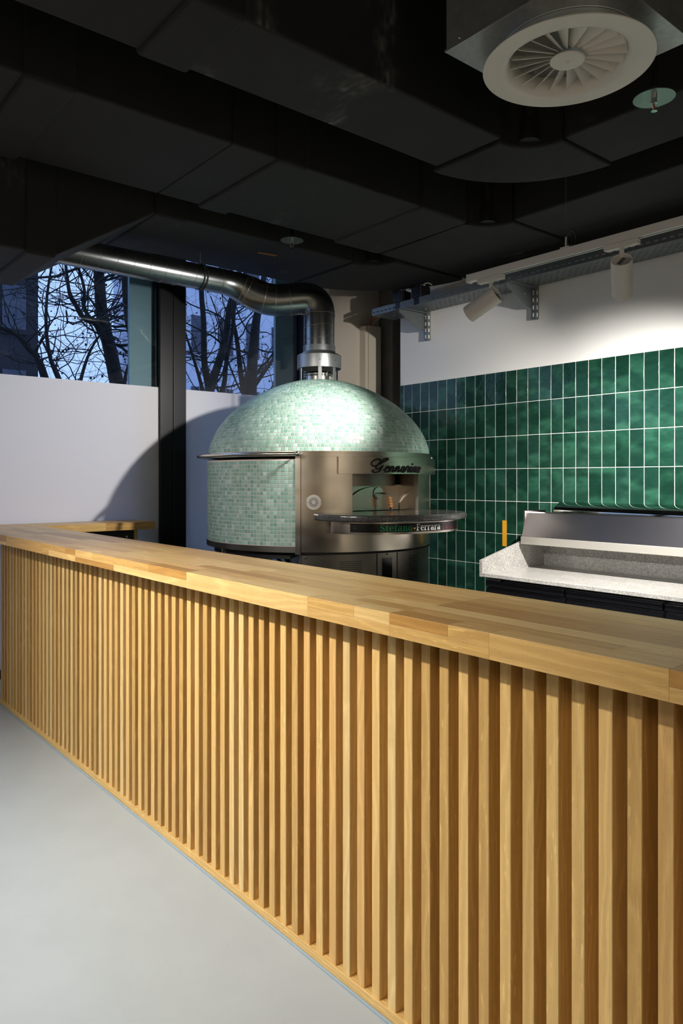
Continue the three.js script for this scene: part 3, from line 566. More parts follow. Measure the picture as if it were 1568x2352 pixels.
for (const [z, lab] of [[-4.42, 'steel tray bracket near the concrete column'], [-3.32, 'steel tray bracket between the two track spotlights']]) {
  const g = thing('tray_bracket', lab, 'bracket', [XW, 2.82, z], 'tray brackets');
  mesh('post', rbx(-0.035, 0.004, -0.24, 0.05, -0.02, 0.02, 0.002), M.tray, g);
  for (let i = 0; i < 4; i++) { mesh('slot', rbx(-0.0365, -0.034, -0.225 + i * 0.055, -0.195 + i * 0.055, -0.006, 0.006, 0.001), M.whiteMetal, g); mesh('slot', rbx(-0.022, -0.010, -0.225 + i * 0.055, -0.195 + i * 0.055, 0.0195, 0.021, 0.0005), M.whiteMetal, g); }
  const s = new THREE.Shape(); s.moveTo(0, -0.006); s.lineTo(-0.30, -0.006); s.lineTo(-0.30, -0.04); s.lineTo(-0.05, -0.155); s.lineTo(0, -0.155); s.closePath();
  mesh('arm', new THREE.ExtrudeGeometry(s, { depth: 0.003, bevelEnabled: false }).translate(-0.03, 0, -0.021), M.tray, g);
  mesh('arm_flange', rbx(-0.33, -0.03, -0.012, -0.004, -0.021, 0.02, 0.001), M.tray, g);
  mesh('bolt', new THREE.SphereGeometry(0.008, 8, 6), M.chrome, g, -0.036, -0.05, 0.0); mesh('bolt', new THREE.SphereGeometry(0.007, 8, 6), M.chrome, g, -0.12, -0.06, -0.016);
}
for (const [z, lab] of [[-4.50, 'black socket block on the tray, left one near the column'], [-4.28, 'black socket block on the tray, right one of the pair']]) {
  const g = thing('socket_block', lab, 'socket', [4.38, 2.825, z], 'black socket blocks');
  mesh('housing', rbx(-0.03, 0.09, 0.055, 0.15, -0.055, 0.055, 0.01), M.black, g);
  mesh('clip', rbx(-0.022, -0.012, -0.003, 0.06, -0.03, 0.03, 0.002), M.black, g);
  for (const d of [-0.03, 0, 0.03]) mesh('lead', new THREE.TubeGeometry(new THREE.CatmullRomCurve3([[0.02, 0.14, d], [0.03, 0.165, d * 1.4], [0.06, 0.175, d * 2], [0.09, 0.16, d * 2.4]].map((a) => new THREE.Vector3(...a))), 14, 0.005, 6), M.greyCable, g);
}

// ------------------------------------------------------------------ lighting track with two visible spots
function spotlight(par, pos, dir, intensity, angle, label, aim = dir, group, color = 0xfffaf4) {   // aim: an asymmetric lens may throw off the head's axis
  const g = thing('track_spotlight', label, 'spotlight', pos, group);
  const d = new THREE.Vector3(...dir).normalize(), q = new THREE.Quaternion().setFromUnitVectors(new THREE.Vector3(0, -1, 0), d);
  mesh('adapter', rbx(-0.018, 0.018, 0.092, 0.118, -0.085, 0.085, 0.004), M.white, g);
  mesh('stem', new THREE.CylinderGeometry(0.011, 0.011, 0.09, 12), M.white, g, 0, 0.05, 0);
  const head = new THREE.Group(); head.name = 'lamp_head'; head.quaternion.copy(q); g.add(head);
  mesh('lamp_body', new THREE.LatheGeometry([[0.0, 0.036], [0.044, 0.036], [0.044, 0.044], [0.0475, 0.046], [0.0485, 0.04], [0.0485, -0.152], [0.0465, -0.155], [0.044, -0.152], [0.040, -0.12], [0, -0.12]].map((a) => new THREE.Vector2(...a)), 40), M.white, head);
  mesh('vent_plate', rbx(-0.026, 0.026, 0.0355, 0.038, -0.01, 0.01, 0.001), M.tray, head);
  const ho = []; for (let i = -3; i <= 3; i++) for (let j = 0; j < 3; j++) ho.push(new THREE.BoxGeometry(0.004, 0.001, 0.004).translate(i * 0.009, 0.0365, 0.016 + j * 0.008)); const vh = mesh('vent_holes', merge(ho), M.black, head); vh.userData.kind = 'stuff';
  mesh('lens', new THREE.CylinderGeometry(0.036, 0.036, 0.004, 28), std({ color: '#fff4e4', emissive: '#fff0dc', emissiveIntensity: 3 }), head, 0, -0.117, 0);
  const s = new THREE.SpotLight(color, intensity, 0, angle * D2R, 0.95, 2); s.castShadow = true; s.shadow.radius = 1.7; s.shadow.mapSize.set(1024, 1024); s.name = 'beam';
  s.position.set(...pos).addScaledVector(d, 0.158); s.target.position.copy(s.position).addScaledVector(new THREE.Vector3(...aim).normalize(), 2); scene.add(s); scene.add(s.target);
  return g;
}
const XT = 3.23, YTR = 2.50;
const track = thing('lighting_track', 'white lighting track hanging on thin wires before the white wall', 'lighting track', [XT, YTR, -2.75]);
mesh('rail', rbx(-0.019, 0.019, 0, 0.042, 0, 4.6, 0.002), M.white, track);
mesh('groove', bx(-0.006, 0.006, -0.001, 0.001, 0.18, 4.58), M.tray, track);
mesh('end_cap', rbx(-0.02, 0.02, -0.004, 0.043, -0.012, 0.004, 0.002), M.white, track);
for (const z of [0.62, 1.42]) {
  mesh('suspension_wire', new THREE.CylinderGeometry(0.001, 0.001, CEIL - YTR - 0.05, 6), M.tray, track, 0, 0.05 + (CEIL - YTR - 0.05) / 2, z);
  mesh('gripper', new THREE.CylinderGeometry(0.004, 0.005, 0.06, 10), M.white, track, 0, 0.07, z);
  mesh('mount_plate', rbx(-0.016, 0.016, 0.042, 0.05, -0.025, 0.025, 0.001), M.white, track);
  track.children[track.children.length - 1].position.z = z;
  for (let i = 0; i < 3; i++) mesh('wire_loop', new THREE.TorusGeometry(0.022 + i * 0.004, 0.001, 5, 24).scale(0.7, 1.3, 1).rotateY(0.5 + i * 0.9), M.tray, track, 0.01, 0.075 + i * 0.006, z + 0.012 * i);
}
spotlight(track, [XT, YTR - 0.118, -2.60], [-0.45, -1.02, -1.95], LIGHT.oven, 36, 'tilted white track spotlight aimed at the oven, at the track end', [-0.72, -0.52, -2.0]);
spotlight(track, [XT, YTR - 0.118, -1.83], [0.8, -0.76, -0.42], LIGHT.prep, 53, 'upright white track spotlight pointing down at the granite prep counter');
spotlight(track, [XT, YTR - 0.118, -0.75], [1.7, -0.05, -4.65], LIGHT.fill, 13, 'white track spotlight further along, beyond the right edge of the picture');

// hall track behind the viewer's shoulder
const hall = thing('lighting_track', 'white lighting track over the hall floor, outside the picture', 'lighting track', [-0.7, 2.55, -4.5]);
mesh('rail', rbx(-0.019, 0.019, 0, 0.042, 0, 7.0, 0.002), M.white, hall);
for (const z of [0.4, 3.4, 6.6]) mesh('suspension_wire', new THREE.CylinderGeometry(0.001, 0.001, CEIL - 2.59, 6), M.tray, hall, 0, 0.042 + (CEIL - 2.59) / 2, z);
[[-3.75, 0.35, 'far'], [-2.9, 0.25, 'second'], [-2.0, 0.12, 'near']].forEach(([z, dz, n]) => spotlight(hall, [-0.7, 2.432, z], [1.0, -0.95, dz], LIGHT.hall, 42, n + ' hall track spotlight aimed at the bar, outside the picture'));
spotlight(hall, [-0.7, 2.432, -2.45], [4.1, -1.0, -1.95], LIGHT.drum, 15, 'hall track spotlight turned to the oven, outside the picture');
[[0.9, [0.5, -0.9, 1.6], 'left'], [1.1, [2.6, -0.9, 1.4], 'right']].forEach(([z, d, n]) => spotlight(hall, [-0.7, 2.432, z], d, LIGHT.wash, 50, n + ' hall track spotlight washing the wall behind the viewer'));
// soft linear luminaires over the hall
[[-2.2, -2.6, 'far'], [-2.2, 0.6, 'near']].forEach(([x, z, n]) => {
  const g = thing('linear_luminaire', n + ' white linear ceiling luminaire over the hall, outside the picture', 'lamp', [x, 2.9, z]);
  mesh('housing', rbx(-0.42, 0.42, 0.0, 0.06, -0.95, 0.95, 0.004), M.white, g);
  mesh('diffuser', bx(-0.4, 0.4, -0.006, 0.001, -0.92, 0.92), std({ color: '#ffffff', emissive: '#fff3e4', emissiveIntensity: 1.2 }), g);
  for (const dz of [-0.8, 0.8]) mesh('suspension_wire', new THREE.CylinderGeometry(0.001, 0.001, CEIL - 2.99, 6), M.tray, g, 0, 0.06 + (CEIL - 2.99) / 2, dz);
  const a = new THREE.RectAreaLight(0xfffaf4, LIGHT.panel * 3, 0.8, 1.84); a.position.set(x, 2.89, z); a.lookAt(x, 0, z); scene.add(a);
});

// ------------------------------------------------------------------ prep counter with granite top
const prep = thing('prep_counter', 'granite topped refrigerated prep counter with steel ingredient rack by the green tiles', 'prep counter', [3.92, 0, -3.255]);
{
  const ZL = 3.6;
  mesh('granite_top', metricUV(rbx(0, 0.70, 0.733, 0.759, 0, ZL, 0.003), 'x'), M.granite, prep);
  mesh('back_upstand', metricUV(rbx(0.70, 0.722, 0.733, 0.985, 0.024, ZL, 0.002), 'z'), M.granite, prep);
  const s = new THREE.Shape(); s.moveTo(0, 0.733); s.lineTo(0.722, 0.733); s.lineTo(0.722, 0.965); s.lineTo(0.46, 0.95); s.lineTo(0, 0.842); s.closePath();
  mesh('side_upstand', metricUV(new THREE.ExtrudeGeometry(s, { depth: 0.022, bevelEnabled: true, bevelSize: 0.001, bevelThickness: 0.001, bevelSegments: 1 }).translate(0, 0.001, 0.001), 'x'), M.granite, prep);
  mesh('body', bx(0.05, 0.70, 0.1, 0.728, 0.03, ZL), M.black, prep);
  let z = 0.035; for (let i = 0; i < 4; i++) {
    const w = 0.62, d = new THREE.Group(); d.name = 'drawer'; prep.add(d);
    mesh('drawer_front', rbx(0.028, 0.05, 0.12, 0.66, z, z + w - 0.012, 0.004), M.darkPanel, d);
    mesh('grip_lip', rbx(0.018, 0.05, 0.672, 0.712, z, z + w - 0.012, 0.006), M.darkPanel, d);
    mesh('gasket', rbx(0.03, 0.052, 0.1, 0.725, z + w - 0.01, z + w - 0.003, 0.001), M.chrome, d);
    z += w;
  }
  mesh('hinge', rbx(0.015, 0.05, 0.716, 0.724, 0.05, 0.16, 0.002), M.chrome, prep);
  for (const [x, zz] of [[0.1, 0.1], [0.62, 0.1], [0.1, 3.4], [0.62, 3.4]]) mesh('foot', new THREE.CylinderGeometry(0.025, 0.03, 0.1, 14), M.black, prep, x, 0.05, zz);
  const rack = new THREE.Group(); rack.name = 'ingredient_rack'; prep.add(rack);
  const pr = new THREE.Shape(); pr.moveTo(0.40, 0.985); pr.lineTo(0.452, 1.152); pr.lineTo(0.47, 1.152); pr.lineTo(0.48, 1.10); pr.lineTo(0.62, 1.10); pr.lineTo(0.64, 1.150); pr.lineTo(0.69, 1.150); pr.lineTo(0.69, 0.98); pr.lineTo(0.44, 0.98); pr.closePath();
  mesh('rack_body', metricUV(new THREE.ExtrudeGeometry(pr, { depth: ZL - 0.06, bevelEnabled: false }).translate(0, 0, 0.05), 'z'), M.steelRack, rack);
  mesh('rack_lid', bx(0.482, 0.62, 1.115, 1.135, 0.06, ZL - 0.05), M.black, rack);
  mesh('front_lip', rbx(0.385, 0.41, 0.935, 0.987, 0.05, ZL - 0.02, 0.003), M.steelSatin, rack);
  mesh('end_plate', rbx(0.435, 0.69, 0.95, 1.168, 0.036, 0.05, 0.002), M.steelBright, rack);
  const pv = []; for (let i = 0; i <= 14; i++) { const a = i / 14; pv.push([0.648 + 0.08 * Math.pow(a, 2.6), 1.150 + 0.075 * a]); }
  const P = [], idx = []; pv.forEach(([x, y]) => { P.push(x, y, 0.14, x, y, ZL); }); for (let i = 0; i < 14; i++) { const k = 2 * i; idx.push(k, k + 1, k + 2, k + 1, k + 3, k + 2); }
  const cg = new THREE.BufferGeometry(); cg.setAttribute('position', new THREE.Float32BufferAttribute(P, 3)); cg.setIndex(idx); cg.computeVertexNormals();
  mesh('polished_cove', cg, std({ color: '#c4c8c6', metalness: 1, roughness: 0.04, side: THREE.DoubleSide }), rack);
}
const yt = mesh('yellow_tape', bx(XW - 0.0012, XW - 0.0006, 0.87, 1.07, -3.632, -3.59), M.yellowTape, scene); tag(yt, 'short upright strip of yellow tape stuck on the green tiles', 'tape');

// ------------------------------------------------------------------ black ventilation ducts
const YD = 1.392 + 1.63;
function planExtrude(pts, y0, y1, bev = 0.012) {
  const s = new THREE.Shape(); pts.forEach(([x, z], i) => i ? s.lineTo(x, -z) : s.moveTo(x, -z)); s.closePath();
  const g = new THREE.ExtrudeGeometry(s, { depth: y1 - y0 - 2 * bev, bevelEnabled: true, bevelSize: bev, bevelThickness: bev, bevelOffset: -bev, bevelSegments: 2 }); g.rotateX(-Math.PI / 2); g.translate(0, y0 + bev, 0); return metricUV(g, 'x', 0.5, 0.5);
}
const arcPts = (cx, cz, r, a0, a1, n = 18) => Array.from({ length: n + 1 }, (_, i) => { const a = lerp(a0, a1, i / n) * D2R; return [cx + Math.cos(a) * r, cz + Math.sin(a) * r]; });
const YTOP = 3.6;
const dbox = (x0, x1, y0, y1, z0, z1, b = 0.012) => metricUV(rbx(x0, x1, y0, y1, z0, z1, b, 2), 'x', 0.5, 0.5, rnd() * 2, rnd() * 2);
function strapCorner(parent, x, z, turn, y0) {   // flared strip in the inner corner of an elbow
  const g = new THREE.CylinderGeometry(0.03, 0.052, 0.12, 24);
  mesh('corner_flare', g, M.tapeBlack, parent, x, y0 + 0.07, z);
  mesh('corner_strip', new THREE.CylinderGeometry(0.03, 0.03, 0.46, 20), M.tapeBlack, parent, x, y0 + 0.335, z);
}
const bandAlongX = (p, xa, xb, z0, z1, y0 = YD, y1 = YTOP, t = 0.016) => mesh('insulation_band', dbox(xa, xb, y0 - t, y1, z0 - t, z1 + t, 0.02), M.blackFoam, p);
const bandAlongZ = (p, za, zb, x0, x1) => mesh('insulation_band', dbox(x0 - 0.016, x1 + 0.016, YD - 0.016, YTOP, za, zb, 0.02), M.blackFoam, p);
// A: nearest, narrow
const dA = thing('ventilation_duct', 'narrow black insulated duct nearest the viewer, bending beside the round diffuser', 'duct', [0, 0, 0]);
mesh('duct_section', dbox(-1.5, 0.30, YD, YTOP, -2.66, -2.24), M.smudged, dA);
mesh('duct_section', dbox(0.30, 2.86, YD, YTOP, -2.66, -2.24), M.smudged, dA);
bandAlongX(dA, 0.10, 0.34, -2.70, -2.22); bandAlongX(dA, 1.20, 1.42, -2.66, -2.24);
mesh('elbow', planExtrude([...arcPts(2.87, -2.05, 0.205, 270, 360), ...arcPts(2.87, -2.05, 0.645, 360, 270)].map(([x, z]) => [x, z]), YD - 0.014, YTOP), M.blackFoam, dA);
mesh('duct_section', dbox(3.085, 3.51, YD, YTOP, -2.05, 3.1), M.blackFoam, dA);
strapCorner(dA, 3.01, -2.19, -0.75, YD);
// B: middle, wide, joins the run along the tiled wall
const dB = thing('ventilation_duct', 'wide black insulated duct in the middle, turning to run above the tiled wall', 'duct', [0, 0, 0]);
mesh('duct_section', dbox(-1.5, 0.75, YD, YTOP, -3.93, -3.11), M.smudged, dB);
mesh('duct_section', dbox(0.75, 1.9, YD, YTOP, -3.93, -3.11), M.blackFoam, dB);
mesh('duct_section', dbox(1.9, 3.6, YD, YTOP, -3.93, -3.11), M.blackFoam, dB);
bandAlongX(dB, 0.42, 0.56, -3.93, -3.11); bandAlongX(dB, 0.92, 1.14, -3.93, -3.11); bandAlongX(dB, 2.16, 2.36, -3.93, -3.11); bandAlongX(dB, 3.20, 3.62, -3.93, -3.11, YD, YTOP, 0.012);
mesh('elbow', planExtrude([[3.63, -3.11], ...arcPts(3.62, -2.91, 0.205, 272, 360), [4.60, -2.91], [4.60, -3.97], [3.63, -3.93]], YD - 0.012, YTOP), M.blackFoam, dB);
mesh('duct_section', dbox(3.82, 4.59, YD, YTOP, -2.90, -0.95), M.blackFoam, dB);
mesh('duct_section', dbox(3.82, 4.59, YD, YTOP, -0.95, 3.1), M.blackFoam, dB);
bandAlongZ(dB, -1.75, -1.50, 3.82, 4.59);
strapCorner(dB, 3.755, -3.055, -0.75, YD);
// C: by the window, deep at the left
const dC = thing('ventilation_duct', 'black insulated duct by the window, deep at the left and curving over the oven', 'duct', [0, 0, 0]);
mesh('duct_section', dbox(-1.5, 1.28, 2.642, YTOP, -5.0, -4.22), M.smudged, dC);
mesh('insulation_band', dbox(1.26, 1.43, 2.628, YTOP, -5.014, -4.206, 0.02), M.blackFoam, dC);
{
  const s = new THREE.Shape(); s.moveTo(1.42, 2.642); s.lineTo(2.03, YD); s.lineTo(2.03, YTOP); s.lineTo(1.42, YTOP); s.closePath();
  mesh('reducer', metricUV(new THREE.ExtrudeGeometry(s, { depth: 0.756, bevelEnabled: true, bevelSize: 0.012, bevelThickness: 0.012, bevelOffset: -0.012, bevelSegments: 2 }).translate(0, 0, -4.988), 'x', 0.5, 0.5), M.blackFoam, dC);
}
bandAlongX(dC, 2.02, 2.24, -5.0, -4.22);
mesh('duct_section', dbox(2.2, 3.63, YD, YTOP, -5.0, -4.22), M.blackFoam, dC);
mesh('elbow', planExtrude([...arcPts(3.63, -4.0, 0.22, 270, 359), ...arcPts(3.63, -4.0, 0.99, 359, 270)], YD - 0.012, YTOP), M.blackFoam, dC);
strapCorner(dC, 3.775, -4.16, -0.75, YD);
const tt = mesh('tan_tape', new THREE.BoxGeometry(0.15, 0.001, 0.035, 6, 1, 1).rotateY(-0.15), M.tanTape, scene, 3.02, YD - 0.002, -4.47); tag(tt, 'loose strip of tan tape stuck under the window duct', 'tape');

// ------------------------------------------------------------------ swirl diffuser on galvanised box
const dif = thing('swirl_diffuser', 'round white swirl air diffuser below a galvanised plenum box', 'air diffuser', [2.36, 2.9, -1.55]);
{
  mesh('plenum_box', metricUV(rbx(-0.315, 0.30, 0.07, 0.62, -0.305, 0.305, 0.003), 'x'), M.galv, dif);
  mesh('box_flange', rbx(-0.319, 0.304, 0.066, 0.075, -0.309, 0.309, 0.001), M.galv, dif);
  mesh('neck', new THREE.CylinderGeometry(0.235, 0.235, 0.07, 64, 1, true), (() => { const m = M.galv.clone(); m.side = THREE.DoubleSide; return m; })(), dif, 0, 0.04, 0);
  mesh('neck_bead', new THREE.TorusGeometry(0.236, 0.004, 8, 64).rotateX(Math.PI / 2), M.galv, dif, 0, 0.066, 0);
  mesh('face_ring', new THREE.LatheGeometry([[0.30, 0.004], [0.303, 0], [0.30, -0.002], [0.245, -0.002], [0.225, 0.002], [0.21, 0.018], [0.204, 0.04], [0.202, 0.065], [0.206, 0.065], [0.212, 0.04], [0.222, 0.02], [0.24, 0.008], [0.30, 0.004]].map((a) => new THREE.Vector2(...a)), 96), M.whiteMetal, dif);
  mesh('hub', new THREE.LatheGeometry([[0, 0.012], [0.058, 0.012], [0.062, 0.015], [0.062, 0.02], [0, 0.02]].map((a) => new THREE.Vector2(...a)), 40), M.whiteMetal, dif);
  mesh('hub_screw', new THREE.SphereGeometry(0.006, 10, 6).scale(1, 0.5, 1), M.white, dif, 0, 0.011, 0);
  const s = new THREE.Shape(); s.moveTo(0.055, -0.010); s.lineTo(0.203, -0.034); s.lineTo(0.203, 0.034); s.lineTo(0.055, 0.010); s.closePath();
  const bl = new THREE.ExtrudeGeometry(s, { depth: 0.002, bevelEnabled: false }).translate(0, 0, -0.001).rotateX(Math.PI / 2);
  for (let i = 0; i < 20; i++) { const m = mesh('vane', bl, M.whiteMetal, dif, 0, 0.036, 0); m.rotation.order = 'YXZ'; m.rotation.y = i / 20 * 2 * Math.PI + 0.16; m.rotation.x = -0.74; }
  mesh('damper', new THREE.CylinderGeometry(0.20, 0.20, 0.004, 40), M.black, dif, 0, 0.075, 0);
  mesh('rivet', new THREE.SphereGeometry(0.005, 8, 6), M.chrome, dif, -0.316, 0.09, -0.24);
  for (const [x, z] of [[-0.28, -0.28], [0.27, 0.27], [-0.28, 0.27], [0.27, -0.28]]) mesh('hanger_rod', new THREE.CylinderGeometry(0.004, 0.004, 0.17, 8), M.tray, dif, x, 0.70, z);
}
// sprinklers
for (const [p, lab] of [[[2.80, 2.885, -1.45], 'sprinkler head with round clear disc beside the white diffuser'], [[2.95, 3.005, -4.07], 'sprinkler head with round clear disc below the ducts above the oven']]) {
  const g = thing('sprinkler', lab, 'sprinkler', p, 'ceiling sprinklers');
  mesh('shield_disc', new THREE.CylinderGeometry(0.078, 0.078, 0.0025, 40), phys({ color: '#8f9a98', roughness: 0.16, metalness: 0.6 }), g);
  mesh('pipe_drop', new THREE.CylinderGeometry(0.013, 0.013, CEIL - p[1] - 0.03, 14), M.black, g, 0, 0.03 + (CEIL - p[1] - 0.03) / 2, 0);
  mesh('socket', new THREE.CylinderGeometry(0.018, 0.02, 0.04, 14), M.steelDark, g, 0, 0.02, 0);
  mesh('nozzle', new THREE.CylinderGeometry(0.010, 0.013, 0.02, 12), M.chrome, g, 0, -0.011, 0);
  for (const s of [-1, 1]) mesh('frame_arm', new THREE.TubeGeometry(new THREE.QuadraticBezierCurve3(new THREE.Vector3(s * 0.011, -0.018, 0), new THREE.Vector3(s * 0.018, -0.036, 0), new THREE.Vector3(0, -0.05, 0)), 8, 0.0022, 6), M.chrome, g);
  mesh('glass_bulb', new THREE.CapsuleGeometry(0.0028, 0.02, 4, 8), M.red, g, 0, -0.034, 0);
  mesh('deflector', new THREE.CylinderGeometry(0.012, 0.012, 0.0015, 16), M.chrome, g, 0, -0.051, 0);
}

// ------------------------------------------------------------------ outside: ground, facades, bare trees
const ground = mesh('ground', bx(-40, 60, -0.3, -0.1, -60, ZW - 0.25), M.snow, scene); tag(ground, 'dim wintry ground outside the windows', 'ground', null, 'structure');
function facade(label, mat, x0, x1, y1, z, cols, rows, wm) {
  const g = thing('apartment_building', label, 'building', [x0, -0.1, z]);
  mesh('wall', bx(0, x1 - x0, 0, y1, -6, 0), mat, g);
  mesh('parapet', bx(-0.1, x1 - x0 + 0.1, y1, y1 + 0.35, -6.1, 0.1), mat, g);
  const dw = (x1 - x0) / cols, dh = y1 / rows;
  for (let i = 0; i < cols; i++) for (let j = 0; j < rows; j++) { const w = mesh('window', bx(-dw * 0.24, dw * 0.24, -dh * 0.26, dh * 0.26, 0, 0.05), wm, g, dw * (i + 0.5), dh * (j + 0.55), 0.01); mesh('sill', bx(-dw * 0.27, dw * 0.27, -dh * 0.32, -dh * 0.27, 0, 0.12), mat, w); }
  return g;
}
facade('dark tower facade behind the trees in the left window', M.facadeDark, -6, 8.2, 17, -26, 9, 6, M.winDark);
facade('pale apartment block with dark windows behind the trees in the right window', M.facadePale, 14.2, 26, 11.6, -27, 9, 4, M.winDark);
facade('pale lower apartment block far behind the right window', M.facadePale, 19.2, 33, 14.2, -40, 9, 5, M.winDark);

function tubeSeg(P, I, a, b, ra, rb, sides) {
  const d = b.clone().sub(a).normalize(), u = Math.abs(d.y) < 0.9 ? new THREE.Vector3(0, 1, 0).cross(d).normalize() : new THREE.Vector3(1, 0, 0).cross(d).normalize(), v = d.clone().cross(u), k = P.length / 3;
  for (let i = 0; i < sides; i++) { const t = i / sides * 2 * Math.PI, c = Math.cos(t), s = Math.sin(t); for (const [q, r] of [[a, ra], [b, rb]]) P.push(q.x + (u.x * c + v.x * s) * r, q.y + (u.y * c + v.y * s) * r, q.z + (u.z * c + v.z * s) * r); }
  for (let i = 0; i < sides; i++) { const j = (i + 1) % sides; I.push(k + 2 * i, k + 2 * i + 1, k + 2 * j, k + 2 * j, k + 2 * i + 1, k + 2 * j + 1); }
}
const geoPI = (P, I) => { const g = new THREE.BufferGeometry(); g.setAttribute('position', new THREE.Float32BufferAttribute(P, 3)); g.setIndex(I); g.computeVertexNormals(); return g; };
function tree(label, seed, limbs, density = 1) {
  const r = mulberry(seed), rr = (a, b) => a + (b - a) * r();
  const base = limbs[0].p[0], g = thing('bare_tree', label, 'tree', [base[0], -0.1, base[2]], 'bare trees outside');
  const TP = [], TI = [], BP = [], BI = [], SP = [], SI = [], o = new THREE.Vector3(base[0], -0.1, base[2]);
  const grow = (p, dir, len, rad, depth) => {
    let q = p.clone(), d = dir.clone(), n = depth > 1 ? 8 : 6; const st = len / n;
    for (let i = 0; i < n; i++) {
      d.add(new THREE.Vector3(rr(-0.42, 0.42), rr(-0.28, 0.40), rr(-0.42, 0.42))).normalize();
      const e = q.clone().addScaledVector(d, st), r0 = lerp(rad, rad * 0.45, i / n), r1 = lerp(rad, rad * 0.45, (i + 1) / n);
      depth >= 2 ? tubeSeg(BP, BI, q, e, r0, r1, 5) : tubeSeg(SP, SI, q, e, r0, r1, 3);
      if (depth > 0) { for (let k = 0; k < 1; k++) if (r() < 0.44 * density) { const nd = d.clone().multiplyScalar(0.55).add(new THREE.Vector3(rr(-1, 1), rr(-0.55, 0.85), rr(-0.8, 0.8)).normalize()).normalize(); grow(q.clone().lerp(e, r()), nd, len * rr(0.38, 0.66), r1 * rr(0.4, 0.62), depth - 1); } }
      else if (r() < 0.10) { const b = new THREE.IcosahedronGeometry(rr(0.008, 0.02), 0), pp = b.attributes.position, k = SP.length / 3; for (let i2 = 0; i2 < pp.count; i2++) { SP.push(pp.getX(i2) + e.x, pp.getY(i2) * 1.2 + e.y - 0.02, pp.getZ(i2) + e.z); SI.push(k + i2); } }
      q = e;
    }
  };
  for (const { p, r0, r1, kids = 1 } of limbs) {
    const c = new THREE.CatmullRomCurve3(p.map((a) => new THREE.Vector3(...a).sub(o))), n = p.length * 3; let a = c.getPoint(0);
    for (let i = 1; i <= n; i++) {
      const b = c.getPoint(i / n), ra = 0.78 * lerp(r0, r1, (i - 1) / n), rb = 0.78 * lerp(r0, r1, i / n); tubeSeg(TP, TI, a, b, ra, rb, 9);
      if (b.y > 1.9) for (let k = 0; k < 2 * kids; k++) if (r() < 0.42 * density) grow(b, new THREE.Vector3(rr(-1, 1), rr(-0.35, 0.9), rr(-0.7, 0.7)).normalize(), rr(0.9, 1.9), Math.max(0.009, rb * rr(0.16, 0.34)), 2);
      a = b;
    }
  }
  mesh('trunk', geoPI(TP, TI), M.bark, g); mesh('branches', geoPI(BP, BI), M.bark, g).userData.kind = 'stuff'; mesh('twigs', geoPI(SP, SI), M.twig, g).userData.kind = 'stuff';
}
const pz = (l, z) => l.map(([x, y, dz = 0]) => [x, y, z + dz]);
tree('bare tree with forked leaning trunk in the left window', 5, [
  { p: pz([[5.0, -0.1], [4.9, 1.2], [4.765, 2.338], [4.646, 2.869], [4.535, 3.394], [4.439, 3.748], [4.398, 4.04], [4.371, 4.433], [4.331, 4.756], [4.25, 6]], -11), r0: 0.17, r1: 0.085 },
  { p: pz([[4.521, 3.392], [4.351, 3.604, .1], [4.217, 3.718, .2], [4.052, 3.761, .2], [3.955, 3.909, .2], [3.827, 4.019, .3], [3.783, 4.267, .3], [3.7, 5, .3]], -11), r0: 0.075, r1: 0.022, kids: 1.5 },
  { p: pz([[4.398, 3.742], [4.284, 3.826, -.1], [4.237, 3.951, -.2], [4.204, 4.077, -.2], [4.217, 4.275, -.2], [4.151, 4.525, -.2], [4.0, 5.1, -.3]], -11), r0: 0.05, r1: 0.02, kids: 1.5 }], 0.72);
tree('slender bare tree at the right edge of the left window', 17, [{ p: pz([[5.6, -0.1], [5.5, 2], [5.354, 3.844], [5.299, 4.06], [5.252, 4.423], [5.221, 4.788], [5.198, 5.079], [5.18, 6]], -12), r0: 0.13, r1: 0.07 }], 0.8);
tree('low spreading bare tree before the dark tower facade', 29, [
  { p: pz([[3.6, -0.1], [3.5, 1.2], [3.393, 2.203], [3.224, 2.767], [3.14, 2.987], [3.031, 3.089], [2.896, 3.242], [2.582, 3.367], [2.2, 3.9]], -10), r0: 0.09, r1: 0.025, kids: 1.4 },
  { p: pz([[3.48, 1.5], [3.45, 2.4, .2], [3.2, 2.98, .3], [3.16, 3.6, .3], [3.3, 4.4, .2]], -10), r0: 0.05, r1: 0.015, kids: 1.4 },
  { p: pz([[3.5, 1.3], [3.75, 2.2, -.3], [3.9, 2.8, -.5], [4.1, 3.3, -.6], [4.3, 3.6, -.6]], -10), r0: 0.05, r1: 0.015, kids: 1.4 }], 0.7);
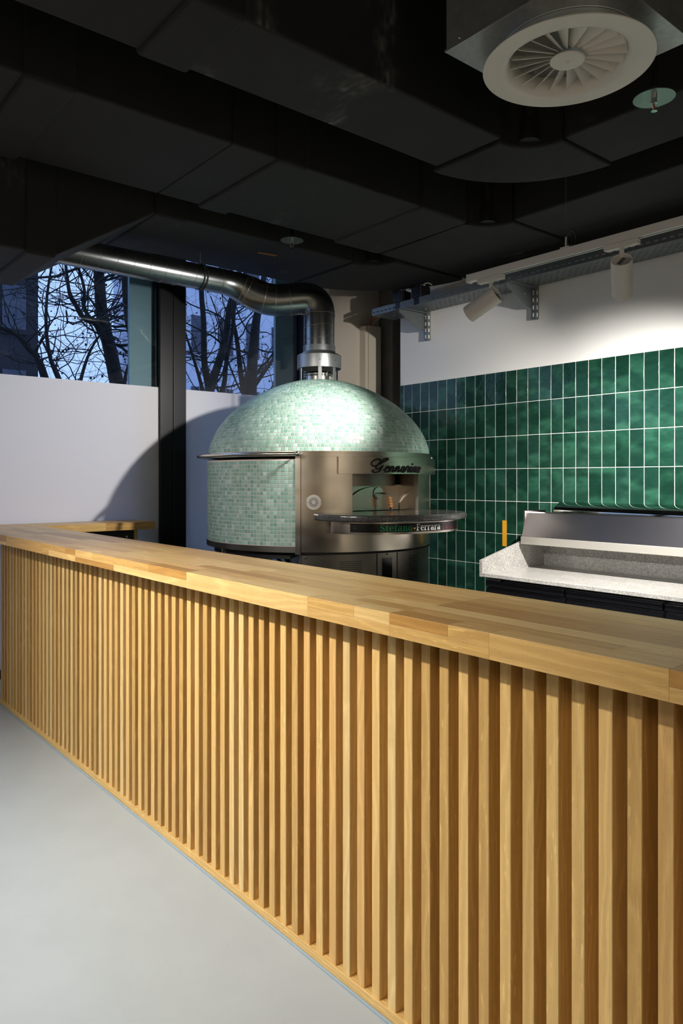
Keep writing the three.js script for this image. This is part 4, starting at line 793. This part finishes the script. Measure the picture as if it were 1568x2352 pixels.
tree('dense bare bush tree low down between the left window trunks', 31, [
  { p: pz([[5.2, -0.1], [5.15, 1.6], [5.0, 2.6], [4.8, 3.3], [4.5, 3.9]], -14), r0: 0.08, r1: 0.02, kids: 2 },
  { p: pz([[5.2, 0.6], [5.5, 1.9, .3], [5.9, 2.9, .3], [6.0, 3.6, .3]], -14), r0: 0.06, r1: 0.02, kids: 2 }], 0.62);
tree('many stemmed bare tree in the middle of the right window', 41, [
  { p: pz([[6.95, -0.1], [6.9, 1.6], [6.809, 2.828], [6.89, 3.154], [7.009, 3.486], [7.12, 3.821], [7.195, 4.154], [7.27, 4.653], [7.431, 5.088], [7.6, 6]], -12), r0: 0.13, r1: 0.055 },
  { p: pz([[6.95, 1.0], [7.0, 2.0], [7.055, 2.845], [7.148, 3.175], [7.195, 3.585], [7.24, 4.4, .2], [7.1, 5.4, .3]], -12), r0: 0.09, r1: 0.03 },
  { p: pz([[6.9, 1.4], [6.6, 2.9, .2], [6.35, 3.5, .3], [6.1, 4.0, .4]], -12), r0: 0.06, r1: 0.02 }], 0.75);
tree('thin upright bare tree at the left of the right window', 53, [{ p: pz([[7.5, -0.1], [7.45, 2.2], [7.396, 3.122], [7.298, 3.632], [7.279, 4.146], [7.269, 4.575], [7.23, 4.999], [7.22, 6]], -13), r0: 0.10, r1: 0.06 }], 0.8);
tree('stout bare tree beside the oven dome in the right window', 61, [
  { p: pz([[7.7, -0.1], [7.7, 1.6], [7.722, 2.807], [7.752, 3.392], [7.791, 3.896], [7.851, 4.405], [7.92, 4.75], [8.05, 5.4]], -12), r0: 0.19, r1: 0.07 },
  { p: pz([[7.72, 2.4], [7.65, 3.3, -.2], [7.62, 4.0, -.3], [7.56, 4.6, -.4], [7.5, 5.4, -.4]], -12), r0: 0.08, r1: 0.035 },
  { p: pz([[7.75, 3.1], [7.95, 3.5, .2], [8.2, 3.9, .3], [8.5, 4.6, .3]], -12), r0: 0.06, r1: 0.025 }], 0.75);

renderer.render(scene, camera);
